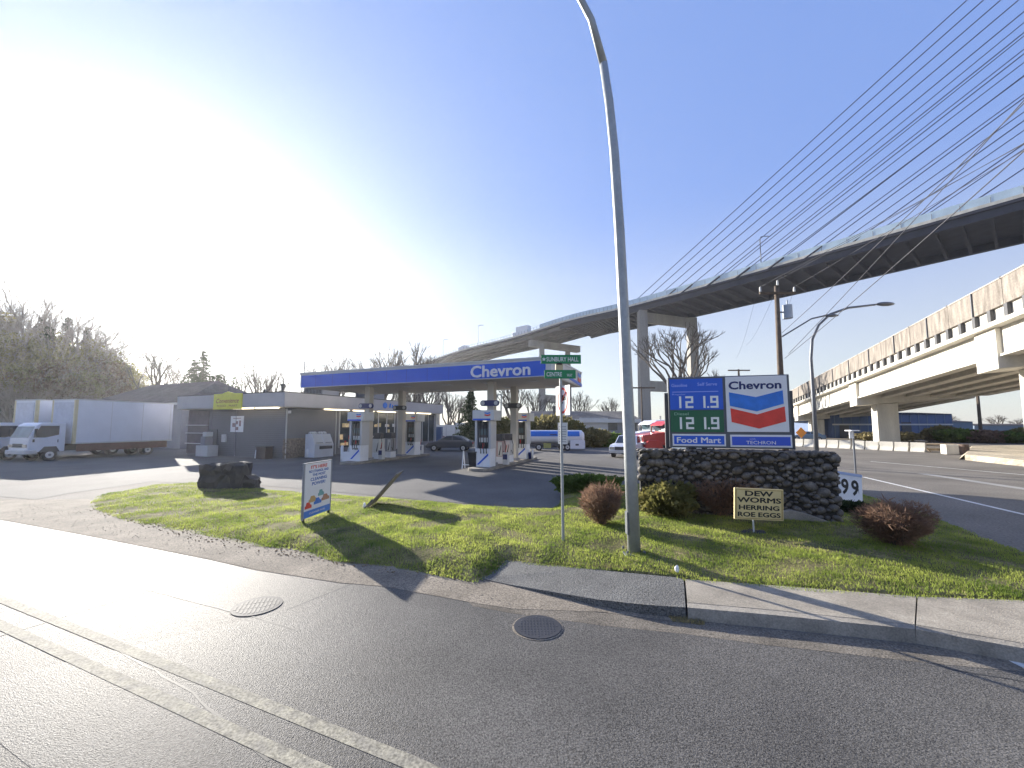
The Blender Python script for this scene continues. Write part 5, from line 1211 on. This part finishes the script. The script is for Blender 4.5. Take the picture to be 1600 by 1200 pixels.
# white board fences behind the car
for k, (p0, p1, yt, Y, m_, lab) in enumerate(((683,712,664,58,offwhite,'grey white board fence right of the shop'),(712,742,661,54,white,'bright white board fence panel behind the dark sedan'))):
    a = at(p0, 663, Y); c = at(p1, 663, Y); t = at(p0, yt, Y).z; r = empty('board_fence', (a.x, a.y, 0), 0, lab, 'fence')
    L_ = c.x-a.x; MB().box(0, L_, 0, .08, .1, t).build('boards', m_, r)
    for q in range(3): MB().box(q*L_/2-.07, q*L_/2+.07, -.08, 0, 0, t+.1).build('post', ltgrey, r)
o = MB().box(-1.2,1.2,-.5,.5,0,2.2).build('skip_body', bl_w); o.name = 'blue_container'; o.location = Vector((*at(675,700,50).xy,0)); tag(o, 'blue container just right of the shop end', 'container')
# ================================================================ TREES AND SHRUBS
def grow(b, p, d, L_, r, depth, rs, spread=.55, tips=None, up=.12, seg=2, n=5, ratio=(.62,.8), kmin=2, kmax=3):
    pts = [p]; rr = [r]; q = p
    for i in range(seg):
        d = (d + Vector((rs.uniform(-.18,.18), rs.uniform(-.18,.18), rs.uniform(-.05,.15)))).normalized(); q = q + d*L_/seg; pts.append(q); rr.append(r*(1-.35*(i+1)/seg))
    b.tube(pts, rr, n if depth > 1 else 3, cap=False)
    if depth == 0:
        if tips is not None: tips.append((q, d))
        return
    for k in range(rs.randint(kmin, kmax)):
        o_ = Vector((rs.gauss(0,1), rs.gauss(0,1), rs.gauss(0,.6))).normalized()
        nd = (d + o_*spread + Vector((0,0,up))).normalized(); st_ = pts[-1] if k < 2 else pts[-2].lerp(pts[-1], .5)
        grow(b, st_, nd, L_*rs.uniform(*ratio), r*.62, depth-1, rs, spread, tips, up, seg, n, ratio, kmin, kmax)
def leaves(b, c, rad, N, s, rs, flat_=.8):
    for _ in range(N):
        while True:
            v = Vector((rs.uniform(-1,1), rs.uniform(-1,1), rs.uniform(-1,1)))
            if v.length < 1: break
        p = c + Vector((v.x*rad, v.y*rad, v.z*rad*flat_)); a = Vector((rs.gauss(0,1), rs.gauss(0,1), rs.gauss(0,1))).normalized(); t = a.orthogonal().normalized()*s*rs.uniform(.5,1.2); u_ = a.cross(t).normalized()*s*rs.uniform(.4,.9)
        b.f.append((len(b.v), len(b.v)+1, len(b.v)+2)); b.mi.append(0); b.v += [tuple(p-t*.5), tuple(p+t*.5), tuple(p+u_)]
def bare_tree(h, depth, seed, leafN=0, leaf=None, bm_=bark, spread=.55, twig_leaf=0, ls=.2, label='', cat='tree', loc=None, group=None, kmin=2, rm=1.7):
    rs = random.Random(seed); r = empty('bare_tree' if leafN == 0 else 'autumn_tree', loc, rs.uniform(0,6), label, cat, group)
    tb = MB(); tb.tube([(0,0,-.3),(0.05,0,h*.14),(0,.05,h*.27)], [h*.026,h*.02,h*.017], 8); tb.build('trunk', bm_, r, smooth=True)
    b = MB(); tips = []; 
    for k in range(4):
        a = k*math.pi/2+rs.uniform(-.4,.4); grow(b, Vector((0,.05,h*(.2+.02*k))), Vector((math.cos(a)*.5, math.sin(a)*.5, 1)).normalized(), h*.24, h*.011*rm, depth, rs, spread, tips, kmin=kmin)
    grow(b, Vector((0,.05,h*.26)), Vector((0,0,1)), h*.27, h*.013*rm, depth, rs, spread, tips, kmin=kmin)
    br_ = b.build('branches', bm_, r, fix=False)
    if leafN:
        c = MB(); k = max(1, leafN//max(1,len(tips)))
        for q, d in tips:
            if rs.random() < .75: leaves(c, q, h*.075, k, ls, rs)
        c.build('crown', leaf, r, fix=False)
    return r
def conifer(h, seed, loc, label, group=None, w=.2, m=leaf_ev):
    rs = random.Random(seed); r = empty('conifer_tree', loc, rs.uniform(0,6), label, 'tree', group)
    MB().tube([(0,0,-.3),(0,0,h*.98)], [h*.018,.02], 7).build('trunk', bark, r)
    b = MB(); z = h*.12
    while z < h:
        f = 1-(z/h); n_ = 7
        for k in range(n_):
            if rs.random() < .16: continue
            a = rs.uniform(0, 6.28); L_ = h*w*(f**.75)*rs.uniform(.55,1.15)+.15
            for j in range(max(2, int(L_/.35))):
                t = (j+.5)/max(2, int(L_/.35)); c = Vector((math.cos(a)*L_*t, math.sin(a)*L_*t, z-L_*t*.28+rs.uniform(-.1,.1))); leaves(b, c, .34*(1.15-t*.5), 9, .3, rs, .45)
        z += h*.028
    b.build('crown', m, r, fix=False); return r
def XY(px, Y): p = at(px, 663, Y); return Vector((p.x, p.y, 0))
def hgt(py, Y): return at(800, py, Y).z*1.0
def hill_z(x, y): return max(13*math.exp(-((x+135)/52)**2)*(1-math.exp(-((y-42)/30)**2))-.8, 0)
# hillside wood on the left: every tree its own
rs0 = random.Random(99)
kinds = []
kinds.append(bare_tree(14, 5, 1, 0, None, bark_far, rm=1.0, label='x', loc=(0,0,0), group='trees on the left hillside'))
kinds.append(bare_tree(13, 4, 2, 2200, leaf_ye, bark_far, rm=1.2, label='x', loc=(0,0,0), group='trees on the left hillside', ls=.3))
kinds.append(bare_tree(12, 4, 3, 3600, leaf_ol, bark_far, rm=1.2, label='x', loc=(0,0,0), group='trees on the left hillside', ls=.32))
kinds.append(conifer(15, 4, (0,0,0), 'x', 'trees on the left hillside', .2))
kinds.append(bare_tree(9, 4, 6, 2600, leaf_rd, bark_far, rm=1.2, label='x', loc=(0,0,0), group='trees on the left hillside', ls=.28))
lab_k = ['bare grey tree with fine twigs on the left hillside','tree with thin yellowish leaves on the left hillside','olive green leafy tree on the left hillside','dark conifer on the left hillside','small russet leaved tree on the left hillside']
used = set()
spots = []
for (px, ytop, Y, k) in [(6,465,62,0),(30,452,66,0),(60,478,60,0),(95,482,64,0),(118,500,70,0),(-30,470,62,1),(-60,450,66,0),(8,520,56,2),(35,525,58,1),(62,515,60,3),(85,520,62,2),(105,530,66,1),(130,540,70,2),(148,528,74,0),(165,552,78,2),(180,565,82,1),(196,578,86,2),(210,590,90,3),(222,598,95,4),(45,565,50,4),(75,570,52,2),(20,568,48,2),(110,575,56,4),(140,580,60,2),(165,588,66,4),(-20,560,50,1),(-70,540,56,2),(-110,470,60,0),(185,598,74,2),(5,498,74,3),(50,500,80,3),(125,515,84,3),(-40,500,76,3),(92,500,90,3),(160,560,92,4),(70,545,54,1),(118,552,62,4)]:
    p = XY(px, Y); z0 = hill_z(p.x, p.y); top = at(px, ytop, Y).z; h0 = (14,13,12,15,9)[k]; s = max(.25, (top-z0)/(h0*(1.0 if k != 3 else .97)))
    spots.append((p, z0, s, k))
for (p, z0, s, k) in spots:
    if k not in used: o = kinds[k]; used.add(k)
    else: o = copy_tree(kinds[k])
    o.location = (p.x, p.y, z0-.1); o.rotation_euler = (0,0,rs0.uniform(0,6)); o.scale = (s*rs0.uniform(.9,1.15),)*2+(s,); o['label'] = lab_k[k]
# trees behind the station
bare_tree(hgt(553,72), 5, 31, label='bare rounded tree behind the box truck and the long house', loc=XY(241,72))
conifer(hgt(549,70), 32, XY(312,70), 'tall dark conifer behind the long house, taller of the two', w=.3)
conifer(hgt(562,72), 33, XY(298,72), 'shorter dark conifer left of the tall one behind the long house', w=.34)
bare_tree(hgt(585,66), 4, 34, 2600, leaf_ev, label='low dark leafy tree right of the tall conifer', loc=XY(330,66), ls=.4)
bare_tree(hgt(568,75), 4, 35, label='slim bare tree above the yellow shop sign', loc=XY(401,75), spread=.35)
bare_tree(hgt(583,80), 4, 36, label='small bare tree left of the rooftop air unit', loc=XY(432,80))
tb_ = bare_tree(hgt(560,95), 5, 37, label='bare tree above the left end of the canopy, leftmost of the group', loc=XY(520,95), spread=.4, group='bare trees behind the canopy')
for px, yt, Y, lab in ((598,550,95,'bare tree above the middle of the canopy'),(650,545,98,'bare tree where the bridge approach begins'),(628,600,70,'bare tree seen under the canopy beside the left columns'),(665,590,75,'bare tree seen under the canopy right of the left columns'),(700,612,66,'bushy bare tree under the canopy above the white fence'),(715,622,60,'low bare tree under the canopy behind the sedan'),(1062,506,82,'big spreading bare tree between the two bridge legs'),(800,600,80,'bare tree between the right canopy columns'),(835,612,90,'thin bare tree left of the far bridge pier'),(868,622,85,'low bare tree inside the far bridge pier frame'),(905,615,95,'thin bare tree right of the far bridge pier'),(955,625,100,'small bare tree above the grey shed'),(1110,585,80,'bare tree beside the big spreading one, just above the price sign')):
    s = hgt(yt, Y)/hgt(560,95)
    if yt == 506: bare_tree(hgt(506,Y), 6, 77, label=lab, loc=XY(px,Y), spread=.62)
    else:
        o = copy_tree(tb_); o.location = XY(px,Y); o.rotation_euler = (0,0,px*.7); o.scale = (s*1.1,s*1.1,s); o['label'] = lab
conifer(hgt(612,52), 38, XY(735,52), 'dark conifer under the canopy left of the near right column', w=.4)
for px, yt, Y, lab in ((1480,650,120,'faint bare tree on the horizon above the small grey building'),(1560,650,120,'rounded bare tree on the far right horizon'),(1592,655,130,'low bare tree at the right edge of the horizon')):
    o = copy_tree(tb_); s = hgt(yt,Y)/hgt(560,95); o.location = XY(px,Y); o.rotation_euler = (0,0,px); o.scale = (s*1.8,s*1.8,s); o['label'] = lab; o['group'] = 'bare trees on the right horizon'
def bush(loc, w, h, N, leaf, label, seed, ls=.12, name='bush', cat='bush', inv=False, stems=26, d=None, rough_=.45, group=None, box=False):
    rs = random.Random(seed); d = d or w; r = empty(name, loc, rs.uniform(0,1) if d == w else 0, label, cat, group)
    b = MB(); 
    for k in range(stems):
        a = rs.uniform(0,6.28); t = rs.uniform(.2,.8); b.tube([(0.03*math.cos(a),.03*math.sin(a),-.05),(w*.25*math.cos(a)*t,d*.25*math.sin(a)*t,h*.45),(w*.45*math.cos(a)*t,d*.45*math.sin(a)*t,h*.85)], [.018,.012,.004], 4)
    b.build('stems', bark, r, fix=False)
    c = MB(); ph = [rs.uniform(0,6.28) for _ in range(6)]
    for k in range(N):
        u_ = rs.uniform(-1,1); a = rs.uniform(0,6.28); rr_ = rs.random()**.35; q = math.sqrt(1-u_*u_)
        if box: q = min(1, q*1.35)
        lump = 1+rough_*(.5*math.sin(3*a+ph[0]+u_*2)+.3*math.sin(7*a+ph[1]+u_*5)+.3*math.sin(5*u_+ph[2]+2*a))*.5
        x = w/2*q*math.cos(a)*rr_*lump; y = d/2*q*math.sin(a)*rr_*lump; z = h*.54+h*.46*u_*rr_*lump
        if inv: k_ = min(1, .5+.62*z/h); x *= k_; y *= k_
        s = ls*rs.uniform(.5,1.2)*(1.9 if inv and rs.random() < .08 else 1); D_ = Vector((x, y, (z-h*.25)*.9)).normalized()+Vector((rs.gauss(0,.55),rs.gauss(0,.55),rs.gauss(0,.55))); D_.normalize(); t_ = D_.orthogonal().normalized(); t_.rotate(Matrix.Rotation(rs.uniform(0,3), 3, D_))
        wd_ = .09 if inv else .5
        P_ = Vector((x,y,z)); c.f.append((len(c.v), len(c.v)+1, len(c.v)+2)); c.mi.append(0); c.v += [tuple(P_-t_*s*wd_), tuple(P_+t_*s*wd_), tuple(P_+D_*s)]
    c.build('foliage', leaf, r, fix=False); return r
def G2(px, py): return gp(px, py, .15)
bush(G2(940,822), 1.06, .93, 9600, leaf_br, 'round clipped brown shrub left of the tall lamp post', 51, ls=.085, inv=True, name='clipped_shrub', cat='shrub', group='clipped brown shrubs')
bush(G2(1140,812)+Vector((0,.25,0)), 1.7, .95, 12000, leaf_br, 'wide reddish brown shrub against the stone wall behind the bait sign', 52, ls=.09, inv=True, name='clipped_shrub', cat='shrub', d=1.1, group='clipped brown shrubs')
bush(G2(1402,855), 1.5, .85, 12000, leaf_br, 'low wide brown shrub right of the stone wall', 53, ls=.08, inv=True, name='clipped_shrub', cat='shrub', d=1.1, group='clipped brown shrubs')
bush(G2(1046,808), 1.35, .85, 3800, leaf_ol, 'loose leafy yellow green shrub in front of the stone wall beside the lamp post', 54, ls=.1, name='leafy_shrub', cat='shrub', stems=30, rough_=.6)
bush(G2(1098,800)+Vector((0,.2,0)), .9, .6, 2500, leaf_gn, 'small green plant between the leafy shrub and the wide brown shrub', 55, ls=.1, name='leafy_shrub', cat='shrub', rough_=.5)
bush(gp(925,775,.1)+Vector((0,.4,0)), 2.2, .62, 9000, leaf_gn, 'low green hedge behind the round brown shrub', 56, ls=.11, name='low_hedge', cat='hedge', d=.8, box=True)
bush(gp(1335,806,.1), .7, .34, 3000, leaf_ev, 'dark evergreen bush in the shade beside the 99 board', 57, ls=.1)
for k, (px, yt, Y, w, m_, lab) in enumerate(((838,655,47,4.5,leaf_ol,'olive hedge bush left of the tank trailer'),(865,652,46,5,leaf_ye,'yellowish bush above the tank trailer'),(888,660,45,4,leaf_ol,'green brown bush above the right end of the tank trailer'),(925,672,44,3.5,leaf_ye,'low yellow green bush right of the tank trailer'),(940,678,45,4.5,leaf_gn,'dark low hedge left of the white pickup'),(785,655,48,3.6,leaf_ol,'olive bush between the two right canopy columns'),(762,668,50,4,leaf_ev,'dark bush behind the near right canopy column'),(1470,668,58,5,leaf_ye,'pale dry bush at the left end of the right hand hedge'),(1495,672,56,6,leaf_gn,'green bush under the overpass, right of the blue building'),(1540,674,55,7,leaf_br,'russet bush right of the dark pole'),(1578,676,54,6,leaf_gn,'dark green bush in the right hand hedge'),(1615,670,54,7,leaf_ol,'dark bush at the right edge of the picture'),(1385,676,60,10,drym,'dry grassy mound in front of the blue building'))):
    p = XY(px, Y); h = max(.6, at(px, yt, Y).z); bush(p, w, h, 4200, m_, lab, 60+k, ls=.38, d=w*.6, rough_=.5, name='bush', stems=6)
# ================================================================ AIR
hb = MB().box(-320, 320, -120, 420, -1.2, 156)
hm = bpy.data.materials.new('haze'); hm.use_nodes = True; hn = hm.node_tree; hn.nodes.remove(hn.nodes['Principled BSDF'])
pv = hn.nodes.new('ShaderNodeVolumePrincipled'); pv.inputs['Color'].default_value = (.95,.96,1,1); pv.inputs['Density'].default_value = .00032; pv.inputs['Anisotropy'].default_value = .6
hn.links.new(pv.outputs[0], hn.nodes['Material Output'].inputs['Volume'])
tag(hb.build('haze', hm), 'thin bright haze in the air between the near verge and the far hillside', 'haze', kind='stuff')
